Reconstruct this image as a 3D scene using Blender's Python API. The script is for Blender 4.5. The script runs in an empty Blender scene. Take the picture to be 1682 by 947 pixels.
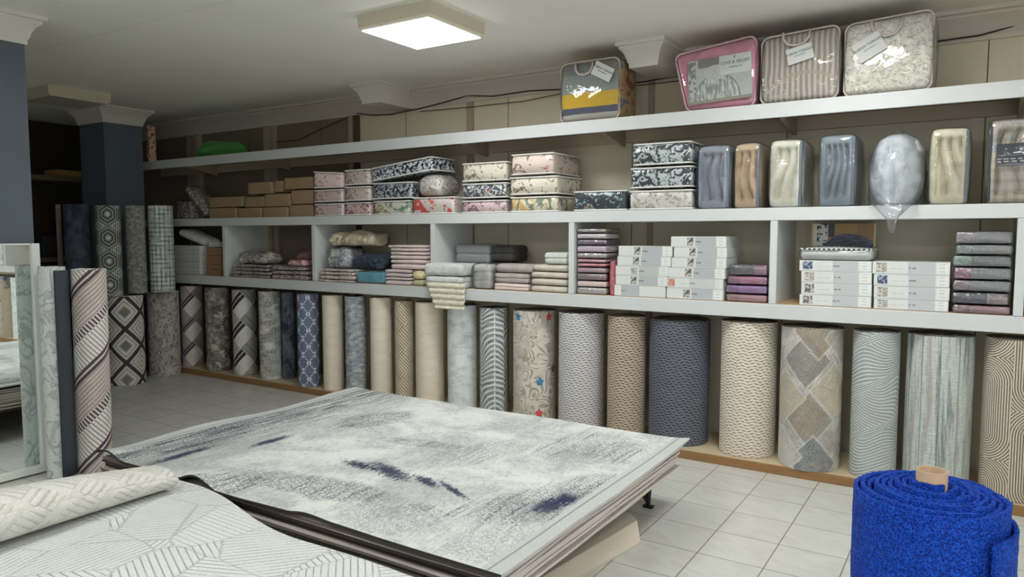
import bpy, math, random
from mathutils import Vector, Matrix, noise as mnoise
random.seed(7)
PI = math.pi
SC = bpy.context.scene
COL = SC.collection

# ------------------------------------------------------------------ camera model (metres, wall along X, +Y into the wall)
W, H, F = 1682.0, 947.0, 1193.6
CH = 1.65
PITCH = math.atan((H/2-384.0)/F)
YAW = math.atan((1608.0-W/2)*math.cos(PITCH)/F)
FWD = Vector((-math.sin(YAW)*math.cos(PITCH), math.cos(YAW)*math.cos(PITCH), -math.sin(PITCH)))
RGT = Vector((math.cos(YAW), math.sin(YAW), 0))
UPV = RGT.cross(FWD)
CAM = Vector((0, 0, CH))
def ray(x, y): return FWD*F + RGT*(x-W/2) - UPV*(y-H/2)
def at_y(x, y, Y): d = ray(x, y); return CAM + d*(Y/d.y)
def at_z(x, y, z): d = ray(x, y); return CAM + d*((z-CH)/d.z)
def at_x(x, y, X): d = ray(x, y); return CAM + d*(X/d.x)

cd = bpy.data.cameras.new('camera'); cam = bpy.data.objects.new('camera', cd); COL.objects.link(cam)
cd.sensor_fit = 'HORIZONTAL'; cd.sensor_width = 36.0; cd.lens = 36.0*F/W; cd.clip_start = 0.05
mw = Matrix((RGT, UPV, -FWD)).transposed().to_4x4(); mw.translation = CAM
cam.matrix_world = mw
SC.camera = cam

# ------------------------------------------------------------------ node expression helper
def lin(c):
    c /= 255.0
    return c/12.92 if c <= 0.04045 else ((c+0.055)/1.055)**2.4
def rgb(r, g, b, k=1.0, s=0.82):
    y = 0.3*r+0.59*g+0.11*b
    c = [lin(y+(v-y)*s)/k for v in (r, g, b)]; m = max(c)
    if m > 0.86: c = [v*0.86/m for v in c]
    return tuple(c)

class S:
    def __init__(s, nt, sock): s.nt = nt; s.k = sock
    def _m(s, op, *a, clamp=False):
        n = s.nt.nodes.new('ShaderNodeMath'); n.operation = op; n.use_clamp = clamp
        for i, v in enumerate((s,)+a):
            if isinstance(v, S): s.nt.links.new(v.k, n.inputs[i])
            else: n.inputs[i].default_value = float(v)
        return S(s.nt, n.outputs[0])
    def __add__(s, o): return s._m('ADD', o)
    __radd__ = __add__
    def __sub__(s, o): return s._m('SUBTRACT', o)
    def __rsub__(s, o): return (s*-1.0)+o
    def __mul__(s, o): return s._m('MULTIPLY', o)
    __rmul__ = __mul__
    def __truediv__(s, o): return s._m('DIVIDE', o)
    def __lt__(s, o): return s._m('LESS_THAN', o)
    def __gt__(s, o): return s._m('GREATER_THAN', o)
    def sin(s): return s._m('SINE')
    def cos(s): return s._m('COSINE')
    def abs(s): return s._m('ABSOLUTE')
    def floor(s): return s._m('FLOOR')
    def frac(s): return s._m('FRACT')
    def sqrt(s): return s._m('SQRT')
    def mod2(s): return (s*0.5).frac()*2.0
    def pingpong(s, o): return s._m('PINGPONG', o)
    def max(s, o): return s._m('MAXIMUM', o)
    def min(s, o): return s._m('MINIMUM', o)
    def pow(s, o): return s._m('POWER', o)
    def inv(s): return 1.0-s
    def ss(s, a, b):
        n = s.nt.nodes.new('ShaderNodeMapRange'); n.interpolation_type = 'SMOOTHSTEP'
        s.nt.links.new(s.k, n.inputs[0]); n.inputs[1].default_value = a; n.inputs[2].default_value = b
        return S(s.nt, n.outputs[0])

class Ctx:
    def __init__(s, name):
        s.mat = bpy.data.materials.new(name); s.mat.use_nodes = True
        s.nt = s.mat.node_tree; s.nt.nodes.clear()
        s.out = s.nt.nodes.new('ShaderNodeOutputMaterial')
        s._uv = s._ob = None
    def uv(s):
        if not s._uv:
            n = s.nt.nodes.new('ShaderNodeUVMap'); n.uv_map = 'UVMap'
            x = s.nt.nodes.new('ShaderNodeSeparateXYZ'); s.nt.links.new(n.outputs[0], x.inputs[0])
            s._uv = (S(s.nt, x.outputs[0]), S(s.nt, x.outputs[1]))
        return s._uv
    def ob(s):
        if not s._ob:
            n = s.nt.nodes.new('ShaderNodeTexCoord')
            x = s.nt.nodes.new('ShaderNodeSeparateXYZ'); s.nt.links.new(n.outputs['Object'], x.inputs[0])
            s._ob = tuple(S(s.nt, x.outputs[i]) for i in range(3))
        return s._ob
    def comb(s, *a):
        n = s.nt.nodes.new('ShaderNodeCombineXYZ')
        for i, v in enumerate(a):
            if isinstance(v, S): s.nt.links.new(v.k, n.inputs[i])
            else: n.inputs[i].default_value = float(v)
        return S(s.nt, n.outputs[0])
    def noise(s, vec, scale=1.0, detail=3.0, rough=0.55, dist=0.0):
        n = s.nt.nodes.new('ShaderNodeTexNoise'); s.nt.links.new(vec.k, n.inputs['Vector'])
        n.inputs['Scale'].default_value = scale; n.inputs['Detail'].default_value = detail
        n.inputs['Roughness'].default_value = rough; n.inputs['Distortion'].default_value = dist
        return S(s.nt, n.outputs[0])
    def voro(s, vec, scale=1.0, feature='F1', out='Distance', rand=1.0):
        n = s.nt.nodes.new('ShaderNodeTexVoronoi'); n.feature = feature
        s.nt.links.new(vec.k, n.inputs['Vector']); n.inputs['Scale'].default_value = scale
        n.inputs['Randomness'].default_value = rand
        o = S(s.nt, n.outputs[out])
        if out == 'Color':
            x = s.nt.nodes.new('ShaderNodeSeparateColor'); s.nt.links.new(n.outputs[out], x.inputs[0])
            return tuple(S(s.nt, x.outputs[i]) for i in range(3))
        return o
    def mix(s, f, a, b):
        n = s.nt.nodes.new('ShaderNodeMix'); n.data_type = 'RGBA'
        if isinstance(f, S): s.nt.links.new(f.k, n.inputs[0])
        else: n.inputs[0].default_value = f
        for i, v in ((6, a), (7, b)):
            if isinstance(v, S): s.nt.links.new(v.k, n.inputs[i])
            else: n.inputs[i].default_value = (v[0], v[1], v[2], 1)
        return S(s.nt, n.outputs[2])
    def scale(s, col, f):
        g = s.comb(f, f, f)
        n = s.nt.nodes.new('ShaderNodeMix'); n.data_type = 'RGBA'; n.blend_type = 'MULTIPLY'; n.inputs[0].default_value = 1
        s.nt.links.new(g.k, n.inputs[7])
        if isinstance(col, S): s.nt.links.new(col.k, n.inputs[6])
        else: n.inputs[6].default_value = (*col, 1)
        return S(s.nt, n.outputs[2])
    def done(s, col, rough=0.8, height=None, bump=0.3, bdist=0.01, spec=0.3, metal=0.0, coat=0.0, sheen=0.0, coat_rough=0.12):
        p = s.nt.nodes.new('ShaderNodeBsdfPrincipled')
        if isinstance(col, S): s.nt.links.new(col.k, p.inputs['Base Color'])
        else: p.inputs['Base Color'].default_value = (*col, 1)
        if isinstance(rough, S): s.nt.links.new(rough.k, p.inputs['Roughness'])
        else: p.inputs['Roughness'].default_value = rough
        p.inputs['Specular IOR Level'].default_value = spec; p.inputs['Metallic'].default_value = metal
        p.inputs['Coat Weight'].default_value = coat; p.inputs['Coat Roughness'].default_value = coat_rough
        p.inputs['Sheen Weight'].default_value = sheen
        if height is not None:
            b = s.nt.nodes.new('ShaderNodeBump'); b.inputs['Strength'].default_value = bump; b.inputs['Distance'].default_value = bdist
            s.nt.links.new(height.k, b.inputs['Height']); s.nt.links.new(b.outputs[0], p.inputs['Normal'])
        s.nt.links.new(p.outputs[0], s.out.inputs[0])
        return s.mat

MATS = {}
def cached(fn):
    def w(name, *a, **k):
        if name not in MATS: MATS[name] = fn(name, *a, **k)
        return MATS[name]
    return w

@cached
def m_plain(name, col, rough=0.6, var=0.06, scale=30, bump=0.0, spec=0.3, metal=0.0, coat=0.0):
    c = Ctx(name); x, y, z = c.ob()
    n = c.noise(c.comb(x, y, z), scale, 4)
    return c.done(c.scale(col, (n-0.5)*(var*2)+1.0), rough, n if bump else None, bump, 0.005, spec, metal, coat)

@cached
def m_emit(name, col, strength):
    c = Ctx(name); e = c.nt.nodes.new('ShaderNodeEmission'); e.inputs[0].default_value = (*col, 1); e.inputs[1].default_value = strength
    c.nt.links.new(e.outputs[0], c.out.inputs[0]); return c.mat

@cached
def m_film(name, tint=(0.96, 0.97, 0.98), gloss=0.10, rough=0.12, wr=14, bump=0.5, milky=0.04, wsc=(1, 1, 1)):
    c = Ctx(name); x, y, z = c.ob(); nt = c.nt
    n = c.noise(c.comb(x*wsc[0]+z*0.6*(wsc[0]-1), y*wsc[1], z*wsc[2]), wr, 3, 0.5, 0.8)
    b = nt.nodes.new('ShaderNodeBump'); b.inputs['Strength'].default_value = bump; b.inputs['Distance'].default_value = 0.02
    nt.links.new(n.k, b.inputs['Height'])
    t = nt.nodes.new('ShaderNodeBsdfTransparent'); t.inputs[0].default_value = (*tint, 1)
    g = nt.nodes.new('ShaderNodeBsdfGlossy'); g.inputs['Roughness'].default_value = rough; nt.links.new(b.outputs[0], g.inputs['Normal'])
    d = nt.nodes.new('ShaderNodeBsdfDiffuse'); d.inputs[0].default_value = (0.8, 0.82, 0.84, 1)
    lw = nt.nodes.new('ShaderNodeFresnel'); lw.inputs[0].default_value = 1.45; nt.links.new(b.outputs[0], lw.inputs['Normal'])
    m1 = nt.nodes.new('ShaderNodeMixShader'); m1.inputs[0].default_value = milky
    nt.links.new(t.outputs[0], m1.inputs[1]); nt.links.new(d.outputs[0], m1.inputs[2])
    f = S(nt, lw.outputs[0])*(gloss*9.0)+gloss*0.25
    f = f.min(0.9)
    m2 = nt.nodes.new('ShaderNodeMixShader'); nt.links.new(f.k, m2.inputs[0])
    nt.links.new(m1.outputs[0], m2.inputs[1]); nt.links.new(g.outputs[0], m2.inputs[2])
    nt.links.new(m2.outputs[0], c.out.inputs[0]); return c.mat

# ------------------------------------------------------------------ mesh helpers
def new_obj(name, verts, faces, mats, parent=None, loc=(0, 0, 0), rotz=0.0, uvs=None, mi=None, smooth=False, sharp=None):
    me = bpy.data.meshes.new(name)
    me.from_pydata([tuple(v) for v in verts], [], faces)
    for m in (mats if isinstance(mats, (list, tuple)) else [mats]): me.materials.append(m)
    if mi: me.polygons.foreach_set('material_index', mi)
    ul = me.uv_layers.new(name='UVMap')
    flat = []
    if uvs is None:      # box projection in metres
        for p in me.polygons:
            n = p.normal; ax = max(range(3), key=lambda i: abs(n[i]))
            for li in p.loop_indices:
                co = me.vertices[me.loops[li].vertex_index].co
                flat += ([co.y, co.z] if ax == 0 else [co.x, co.z] if ax == 1 else [co.x, co.y])
    elif callable(uvs):
        for p in me.polygons:
            for li in p.loop_indices:
                flat += list(uvs(me.vertices[me.loops[li].vertex_index].co, p.normal))
    else:
        for p in me.polygons:
            for li in p.loop_indices: flat += list(uvs[me.loops[li].vertex_index])
    ul.data.foreach_set('uv', flat)
    if smooth: me.polygons.foreach_set('use_smooth', [True]*len(me.polygons))
    me.update()
    if smooth and sharp: me.set_sharp_from_angle(angle=math.radians(sharp))
    o = bpy.data.objects.new(name, me); COL.objects.link(o)
    o.location = loc; o.rotation_euler = (0, 0, rotz)
    if parent: o.parent = parent
    return o

def tag(o, label=None, cat=None, group=None, kind=None):
    if label: o['label'] = label
    if cat: o['category'] = cat
    if group: o['group'] = group
    if kind: o['kind'] = kind
    return o

def empty(name, loc, label, cat, group=None, rotz=0):
    o = bpy.data.objects.new(name, None); COL.objects.link(o); o.location = loc; o.rotation_euler = (0, 0, rotz)
    o.empty_display_size = 0.1
    return tag(o, label, cat, group)

class MB:
    def __init__(s): s.v = []; s.f = []; s.m = []
    def add(s, v, f, mi=0):
        k = len(s.v); s.v += [tuple(p) for p in v]; s.f += [tuple(i+k for i in q) for q in f]; s.m += [mi]*len(f)
    def box(s, x0, x1, y0, y1, z0, z1, b=0.0, mi=0):
        if b <= 0:
            v = [(x, y, z) for z in (z0, z1) for y in (y0, y1) for x in (x0, x1)]
            s.add(v, [(0, 2, 3, 1), (4, 5, 7, 6), (0, 1, 5, 4), (2, 6, 7, 3), (0, 4, 6, 2), (1, 3, 7, 5)], mi); return
        v, f = rbox_raw((x1-x0)/2, (y1-y0)/2, (z1-z0)/2, b)
        c = ((x0+x1)/2, (y0+y1)/2, (z0+z1)/2)
        s.add([(p[0]+c[0], p[1]+c[1], p[2]+c[2]) for p in v], f, mi)
    def tube(s, pts, r, seg=8, closed=False, mi=0):
        pts = [Vector(p) for p in pts]; n = len(pts); rings = []
        for i, p in enumerate(pts):
            a = pts[(i-1) % n] if (closed or i > 0) else p
            b = pts[(i+1) % n] if (closed or i < n-1) else p
            t = (b-a).normalized(); u = t.cross(Vector((0, 0, 1)))
            if u.length < 1e-3: u = t.cross(Vector((0, 1, 0)))
            u.normalize(); w = t.cross(u)
            rings.append([p+(u*math.cos(2*PI*k/seg)+w*math.sin(2*PI*k/seg))*r for k in range(seg)])
        v = [q for R in rings for q in R]; f = []
        for i in range(n if closed else n-1):
            j = (i+1) % n
            for k in range(seg): f.append((i*seg+k, i*seg+(k+1) % seg, j*seg+(k+1) % seg, j*seg+k))
        if not closed: f += [tuple(range(seg-1, -1, -1)), tuple((n-1)*seg+k for k in range(seg))]
        s.add(v, f, mi)
    def obj(s, name, mats, parent=None, loc=(0, 0, 0), rotz=0, smooth=False, sharp=None, uvs=None):
        return new_obj(name, s.v, s.f, mats, parent, loc, rotz, uvs, s.m if isinstance(mats, (list, tuple)) else None, smooth, sharp)

def coords(h, r, n):
    if r <= 0: return [-h+2*h*i/n for i in range(n+1)]
    e = [-h, -h+r*0.29, -h+r]
    m = [-h+r+(2*h-2*r)*i/n for i in range(1, n)]
    return e+m+[h-r, h-r*0.29, h]

def rbox_raw(hx, hy, hz, r, n=(1, 1, 1), fn=None):
    r = min(r, hx*0.98, hy*0.98, hz*0.98)
    X, Y, Z = coords(hx, r, n[0]), coords(hy, r, n[1]), coords(hz, r, n[2])
    idx = {}; V = []
    def vid(i, j, k):
        if (i, j, k) in idx: return idx[(i, j, k)]
        p = Vector((X[i], Y[j], Z[k]))
        q = Vector((max(-hx+r, min(hx-r, p.x)), max(-hy+r, min(hy-r, p.y)), max(-hz+r, min(hz-r, p.z))))
        d = p-q
        if d.length > 1e-9: p = q+d.normalized()*r
        if fn: p = fn(p)
        idx[(i, j, k)] = len(V); V.append(tuple(p)); return idx[(i, j, k)]
    Fc = []; a, b, c = len(X)-1, len(Y)-1, len(Z)-1
    for i in range(a):
        for j in range(b):
            Fc.append((vid(i, j, 0), vid(i, j+1, 0), vid(i+1, j+1, 0), vid(i+1, j, 0)))
            Fc.append((vid(i, j, c), vid(i+1, j, c), vid(i+1, j+1, c), vid(i, j+1, c)))
    for i in range(a):
        for k in range(c):
            Fc.append((vid(i, 0, k), vid(i+1, 0, k), vid(i+1, 0, k+1), vid(i, 0, k+1)))
            Fc.append((vid(i, b, k), vid(i, b, k+1), vid(i+1, b, k+1), vid(i+1, b, k)))
    for j in range(b):
        for k in range(c):
            Fc.append((vid(0, j, k), vid(0, j, k+1), vid(0, j+1, k+1), vid(0, j+1, k)))
            Fc.append((vid(a, j, k), vid(a, j+1, k), vid(a, j+1, k+1), vid(a, j, k+1)))
    return V, Fc

def soft_raw(w, d, h, r=0.02, puff=0.008, wr=0.004, ws=9.0, seed=0, n=None, shear=None):
    """rounded, slightly bulging fabric block standing on z=0, front at y=0"""
    hx, hy, hz = w/2, d/2, h/2
    n = n or (max(2, int(w/0.03)), max(2, int(d/0.06)), max(2, int(h/0.025)))
    off = Vector((seed*3.17, seed*1.31, seed*0.77))
    def fn(p):
        ux, uy, uz = p.x/hx, p.y/hy, p.z/hz
        q = p.copy()
        q.z += (1 if uz > 0 else 0)*abs(uz)**4*puff*(1-ux*ux)*(1-uy*uy)
        q.x += (1 if ux > 0 else -1)*abs(ux)**4*puff*0.6*(1-uz*uz)
        q.y += (1 if uy > 0 else -1)*abs(uy)**4*puff*(1-uz*uz)*(1-ux*ux*0.6)
        if wr:
            nv = mnoise.noise_vector((p+off)*ws)
            q += Vector((nv.x, nv.y, nv.z*(1 if uz > -0.8 else 0)))*wr
        q.z = max(q.z, -hz)
        if shear: q = shear(q, ux, uy, uz)
        return q
    V, Fc = rbox_raw(hx, hy, hz, r, n, fn)
    return [(x, y+hy, z+hz) for x, y, z in V], Fc

def soft(name, mats, w, d, h, loc, parent=None, rotz=0, label=None, cat=None, group=None, **k):
    V, Fc = soft_raw(w, d, h, **k)
    o = new_obj(name, V, Fc, mats, parent, loc, rotz, smooth=True)
    return tag(o, label, cat, group)

def rrect(w, d, z, r=0.03, y0=0.0, n=5):
    pts = []
    for cx, cy, a0 in ((w/2-r, y0+r, -PI/2), (w/2-r, y0+d-r, 0), (-w/2+r, y0+d-r, PI/2), (-w/2+r, y0+r, PI)):
        for i in range(n+1):
            a = a0+PI/2*i/n; pts.append((cx+r*math.cos(a), cy+r*math.sin(a), z))
    return pts

# ------------------------------------------------------------------ room
K = 0.75
@cached
def m_tile(name):
    c = Ctx(name); x, y, z = c.ob()
    fx = ((x-0.167)/0.3333).frac(); fy = ((y-0.270)/0.3333).frac()
    e = fx.min(fx.inv()).min(fy.min(fy.inv()))
    g = e.ss(0.004, 0.011)
    cx, cy = ((x-0.167)/0.3333).floor(), ((y-0.27)/0.3333).floor()
    cell = ((cx*12.9898+cy*78.233).sin()*43758.5).frac()
    n = c.noise(c.comb(x+cell*5.0, y*2.2+x*0.8, 0.0), 5, 5, 0.65, 0.6)
    col = c.mix(n.ss(0.35, 0.75), rgb(198, 197, 190, 0.86), rgb(187, 185, 177, 0.86))
    col = c.scale(col, cell*0.06+0.96)
    dirt = c.noise(c.comb(x, y, 0), 1.3, 5, 0.6)
    col = c.mix(g, rgb(112, 106, 96), c.scale(col, dirt*0.14+0.92))
    return c.done(col, n*0.2+0.24, g, 0.25, 0.003, 0.45)
floor = MB(); floor.box(-10.4, 3.7, -3.1, 5.9, -0.1, 0)
tag(floor.obj('floor', m_tile('floor_tiles')), 'pale marbled square floor tiles with grey joints', None, None, 'structure')

CZ = 3.10
@cached
def m_ceiling(name):
    c = Ctx(name); x, y, z = c.ob()
    n = c.noise(c.comb(x, y, z), 1.2, 5)
    crack = ((c.noise(c.comb(x*0.5, y*0.5, 0), 2.0, 3)-0.5)*0.12 + y - 3.05-x*0.02).abs().ss(0.0, 0.02)
    col = c.scale(rgb(240, 239, 231, 1.0, 1.0), n*0.08+0.97)
    return c.done(c.mix(crack, c.scale(col, n*0.0+0.93), col), 0.85, n, 0.1, 0.01)
b = MB(); b.box(-10.4, 3.7, -3.1, 5.9, CZ, CZ+0.1)
tag(b.obj('ceiling', m_ceiling('ceiling_paint')), 'off-white plaster ceiling', None, None, 'structure')

YB = 5.78
@cached
def m_wallpanel(name):
    c = Ctx(name); x, y, z = c.ob()
    n = c.noise(c.comb(x, y, z), 2.2, 5); n2 = c.noise(c.comb(x*20, y, z*1.5), 2, 3)
    seam = ((x+0.62)/1.25).frac()
    s = (seam-0.5).abs().ss(0.0, 0.006)
    d = (x < -5.72)  # left stretch of the same wall, dim corner shade put into its colour
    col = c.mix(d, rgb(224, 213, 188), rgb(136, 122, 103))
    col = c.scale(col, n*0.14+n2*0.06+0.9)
    return c.done(c.mix(s, rgb(96, 82, 62), col), 0.7, s, 0.2, 0.003)
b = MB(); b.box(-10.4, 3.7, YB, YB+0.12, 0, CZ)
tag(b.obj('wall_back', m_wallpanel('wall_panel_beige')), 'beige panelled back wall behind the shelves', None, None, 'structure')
wallm = m_plain('wall_paint_pale', rgb(206, 204, 198), 0.8, 0.05, 3)
darkm = m_plain('wall_shade_dark', rgb(60, 52, 46), 0.8, 0.1, 3)  # left wall coloured dark so the far corner stays in shade
b = MB(); b.box(-10.4, -10.28, -3.1, YB, 0, CZ); tag(b.obj('wall_left', darkm), None, None, None, 'structure')
b = MB(); b.box(3.58, 3.7, -3.1, YB, 0, CZ); tag(b.obj('wall_right', wallm), None, None, None, 'structure')
# unseen window added behind the camera to let fill daylight in
SX0, SX1, SZ0, SZ1 = -0.6, 3.3, 0.25, 2.75
b = MB(); b.box(-10.28, SX0, -3.1, -2.98, 0, CZ); b.box(SX1, 3.58, -3.1, -2.98, 0, CZ); b.box(SX0, SX1, -3.1, -2.98, 0, SZ0); b.box(SX0, SX1, -3.1, -2.98, SZ1, CZ)
tag(b.obj('wall_front', wallm), None, None, None, 'structure')
b = MB()
for k in range(5): xx = SX0+(SX1-SX0)*k/4; b.box(xx-0.03, xx+0.03, -3.07, -3.01, SZ0, SZ1)
b.box(SX0, SX1, -3.07, -3.01, SZ0, SZ0+0.05); b.box(SX0, SX1, -3.07, -3.01, SZ1-0.05, SZ1)
tag(b.obj('fill_window_1', m_plain('window_frame_white', rgb(215, 215, 212), 0.4)), 'white-framed window added behind the camera to let in fill light', None, None, 'structure')

# plaster cornice (stepped profile) along the back wall
plaster = m_plain('plaster_white', rgb(216, 206, 194), 0.75, 0.04, 6)
plaster_clean = m_plain('plaster_capital', rgb(222, 218, 208), 0.7, 0.03, 6)
PROF = [(0.0, 0.0), (0.018, 0.0), (0.02, 0.03), (0.035, 0.045), (0.045, 0.075), (0.075, 0.115), (0.115, 0.14), (0.118, 0.155), (0.15, 0.16), (0.15, 0.185)]
def cornice_line(path, closed, outs, z0=CZ-0.185):
    """path: corner points; outs: outward diagonal (dx,dy) per corner"""
    v = []; f = []; m = len(PROF); n = len(path)
    for (x, y), (dx, dy) in zip(path, outs):
        for o, z in PROF: v.append((x+dx*o, y+dy*o, z0+z))
    for i in range(n if closed else n-1):
        j = (i+1) % n
        for k in range(m-1): f.append((i*m+k, j*m+k, j*m+k+1, i*m+k+1))
    return v, f
def extrude_prof(name, segs, mat, nm=None):
    b = MB()
    for path, closed, outs in segs:
        v, f = cornice_line(path, closed, outs); b.add(v, f)
    return b.obj(name, mat, smooth=True, sharp=35)
tag(extrude_prof('trim_1', [([(-10.28, YB), (3.58, YB)], False, [(0, -1), (0, -1)])], plaster), 'moulded plaster cornice along the top of the back wall', None, None, 'structure')

def corbel(name, x0, x1, yf, label):
    b = MB(); zb = CZ-0.185
    b.box(x0, x1, yf, YB, zb, CZ)
    v, f = cornice_line([(x0, YB), (x0, yf), (x1, yf), (x1, YB)], False, [(-0.62, 0), (-0.62, -0.62), (0.62, -0.62), (0.62, 0)])
    b.add(v, f)
    return tag(b.obj(name, plaster_clean, smooth=True, sharp=35), label, None, None, 'structure')
corbel('trim_2', -5.12, -4.91, 5.30, 'plaster beam end with moulding, left of the two above the top shelf')
corbel('trim_3', -2.30, -2.09, 5.28, 'plaster beam end with moulding, behind the striped-blanket bag')

# blue pillars with capitals
@cached
def m_blue(name):
    c = Ctx(name); x, y, z = c.ob()
    n = c.noise(c.comb(x, y, z), 1.6, 5)
    return c.done(c.scale(rgb(92, 104, 117), n*0.3+0.85), 0.55, None)
def pillar(x0, x1, y0, y1, label):
    b = MB(); b.box(x0, x1, y0, y1, 0, CZ)
    o = tag(b.obj('pillar', m_blue('blue_grey_paint')), label, None, None, 'structure')
    v, f = cornice_line([(x0, y0), (x1, y0), (x1, y1), (x0, y1)], True, [(-0.7, -0.7), (0.7, -0.7), (0.7, 0.7), (-0.7, 0.7)])
    new_obj('capital', v, f, plaster_clean, o, smooth=True, sharp=35)
    return o
pillar(-8.92, -8.40, 4.53, 4.98, 'blue-grey square pillar with white capital, far one behind the standing carpet rolls')
pillar(-5.98, -5.44, 1.85, 2.43, 'blue-grey square pillar with white capital, near one behind the framed mirror')

# wooden uprights against the wall
postm = m_plain('post_wood', rgb(178, 160, 136), 0.7, 0.1, 8)
postd = m_plain('post_dark', rgb(92, 74, 56), 0.7, 0.1, 8)
tn = 4
for px, w, d, m in ((308, 0.07, 0.05, postm), (320, 0.09, 0.07, postm), (436, 0.09, 0.06, postm), (449, 0.06, 0.03, postm), (575, 0.05, 0.06, postm), (583, 0.055, 0.05, postd), (771, 0.07, 0.03, postm), (1069, 0.05, 0.02, postm)):
    X = at_y(px, 210, YB-d).x
    b = MB(); b.box(X-w/2, X+w/2, YB-d, YB, 0.0, CZ-0.185)
    tag(b.obj('trim_%d' % tn, m), None, None, None, 'structure'); tn += 1

# ------------------------------------------------------------------ lamps
LAMP_E = 29.0
lamp_on = m_emit('lamp_diffuser_lit', (0.97, 1.0, 0.99), LAMP_E)
lamp_off = m_plain('lamp_diffuser_unlit', rgb(190, 185, 170), 0.4)
housing = m_plain('lamp_housing', rgb(216, 206, 182), 0.5, 0.03, 5)
def lamp(cx, cy, on, label, s=0.61, t=0.1, zrot=0):
    o = empty('ceiling_light', (cx, cy, CZ), label, 'ceiling light', 'square ceiling lights')
    b = MB(); h = s/2; hb = h-0.022
    v = [(-h, -h, 0), (h, -h, 0), (h, h, 0), (-h, h, 0), (-h+.004, -h+.004, -t*.8), (h-.004, -h+.004, -t*.8), (h-.004, h-.004, -t*.8), (-h+.004, h-.004, -t*.8),
         (-hb, -hb, -t), (hb, -hb, -t), (hb, hb, -t), (-hb, hb, -t)]
    f = [(i, (i+1) % 4, (i+1) % 4+4, i+4) for i in range(4)]+[(4+i, 4+(i+1) % 4, 8+(i+1) % 4, 8+i) for i in range(4)]+[(0, 3, 2, 1)]
    b.add(v, [tuple(reversed(q)) for q in f]); b.obj('housing', housing, o)
    b = MB(); b.box(-hb, hb, -hb, hb, -t-0.003, -t+0.001); b.obj('diffuser', lamp_on if on else lamp_off, o)
    return o
lamp(-3.235, 3.92, True, 'square ceiling light glowing white above the rug pile')
lamp(-7.97, 3.92, False, 'switched-off square ceiling light near the far blue pillar')
for x, y in ((-0.75, 3.95), (-2.4, 0.5), (0.7, 0.5), (2.4, 2.4), (-0.5, -1.7)):  # first one sits where a bag glints; the others are added fill lamps
    lamp(x, y, True, 'unseen lit square ceiling light, added on the ceiling near the camera')

# cable on the wall
cab = m_plain('cable_brown', rgb(70, 52, 40), 0.6)
def cable(pxs, label, r=0.006, y=YB-0.035):
    b = MB(); P = [at_y(px, py, y) for px, py in pxs]; Q = []
    for i in range(len(P)-1):
        for k in range(6): Q.append(P[i].lerp(P[i+1], k/6))
    Q.append(P[-1]); b.tube(Q, r, 6)
    return tag(b.obj('electrical_cord', cab, smooth=True), label, 'cable', 'cables on the wall')
cable([(586, 186), (610, 189), (640, 188), (690, 178), (730, 168), (768, 157), (810, 158), (870, 149), (960, 145), (1060, 134), (1110, 124), (1200, 120), (1400, 92), (1540, 68), (1610, 58), (1690, 36)], 'upper dark cable sagging along the wall above the top shelf')
cable([(690, 183), (770, 176), (860, 166), (940, 150), (1060, 139), (1130, 131)], 'thinner lower cable on the wall behind the striped-blanket bag', 0.004)
cable([(452, 233), (490, 230), (520, 215), (572, 192)], 'dark cable on the dim wall between the wooden uprights', 0.005)

# ------------------------------------------------------------------ shelving
@cached
def m_shelf(name):
    c = Ctx(name); x, y, z = c.ob()
    n = c.noise(c.comb(x, y, z), 3.0, 4); scuff = c.noise(c.comb(x*3, y, z*20), 4, 5, 0.7).ss(0.66, 0.75)
    col = c.scale(rgb(213, 216, 217), n*0.08+0.95)
    return c.done(c.mix(scuff*0.35, col, rgb(150, 146, 140)), 0.35, None, spec=0.4)
shelfm = m_shelf('white_laminate')
rawm = m_plain('raw_board', rgb(196, 160, 108), 0.6, 0.08, 12)
YF = 5.13; XL, XR = -9.2, 3.55
TS0, TS1 = 2.43, 2.53; MS0, MS1 = 1.742, 1.828; BS0, BS1 = 1.07, 1.17
unit = empty('shelving_unit', (-2.8, YF, BS0), 'long white two-shelf unit with upright dividers on the back wall', 'shelving')
ul = lambda x, y, z: (x+2.8, y-YF, z-BS0)
def ubox(name, x0, x1, y0, y1, z0, z1, m, b=0.004):
    q = MB(); p = ul(x0, y0, z0); r = ul(x1, y1, z1); q.box(p[0], r[0], p[1], r[1], p[2], r[2], b); return q.obj(name, m, unit)
def board(name, z0, z1, m):
    return ubox(name, XL, XR, YF, YB-0.055, z0, z1, m)
board('shelf', MS0, MS1, shelfm); board('shelf', BS0, BS1, shelfm)
ubox('shelf_lining', XL, XR, YF+0.03, YB-0.06, BS1, BS1+0.003, rawm, 0)
DIV = (-7.13, -5.685, -4.14, -2.73, -1.175, 0.21, 1.65, 3.1)
for X in DIV: ubox('divider', X-0.024, X+0.024, YF+0.004, YB-0.06, BS1+0.003, MS0, shelfm, 0.002)
BZ = BS1+0.004
top = empty('wall_shelf', (-2.8, YF, TS0), 'highest white shelf running the length of the back wall', 'shelf')
q = MB(); q.box(XL+2.8, XR+2.8, 0, 0.022, 0, TS1-TS0, 0.004); q.obj('fascia', shelfm, top)
q = MB(); q.box(XL+2.8, XR+2.8, 0.022, YB-YF-0.055, TS1-TS0-0.025, TS1-TS0-0.001); q.obj('shelf_board', m_plain('shelf_board', rgb(176, 160, 140), 0.7), top)
q = MB(); q.box(XL+2.8, XR+2.8, YB-YF-0.085, YB-YF-0.055, -0.02, TS1-TS0-0.025); q.obj('wall_rail', m_plain('rail_wood', rgb(196, 178, 152), 0.7), top)
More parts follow.
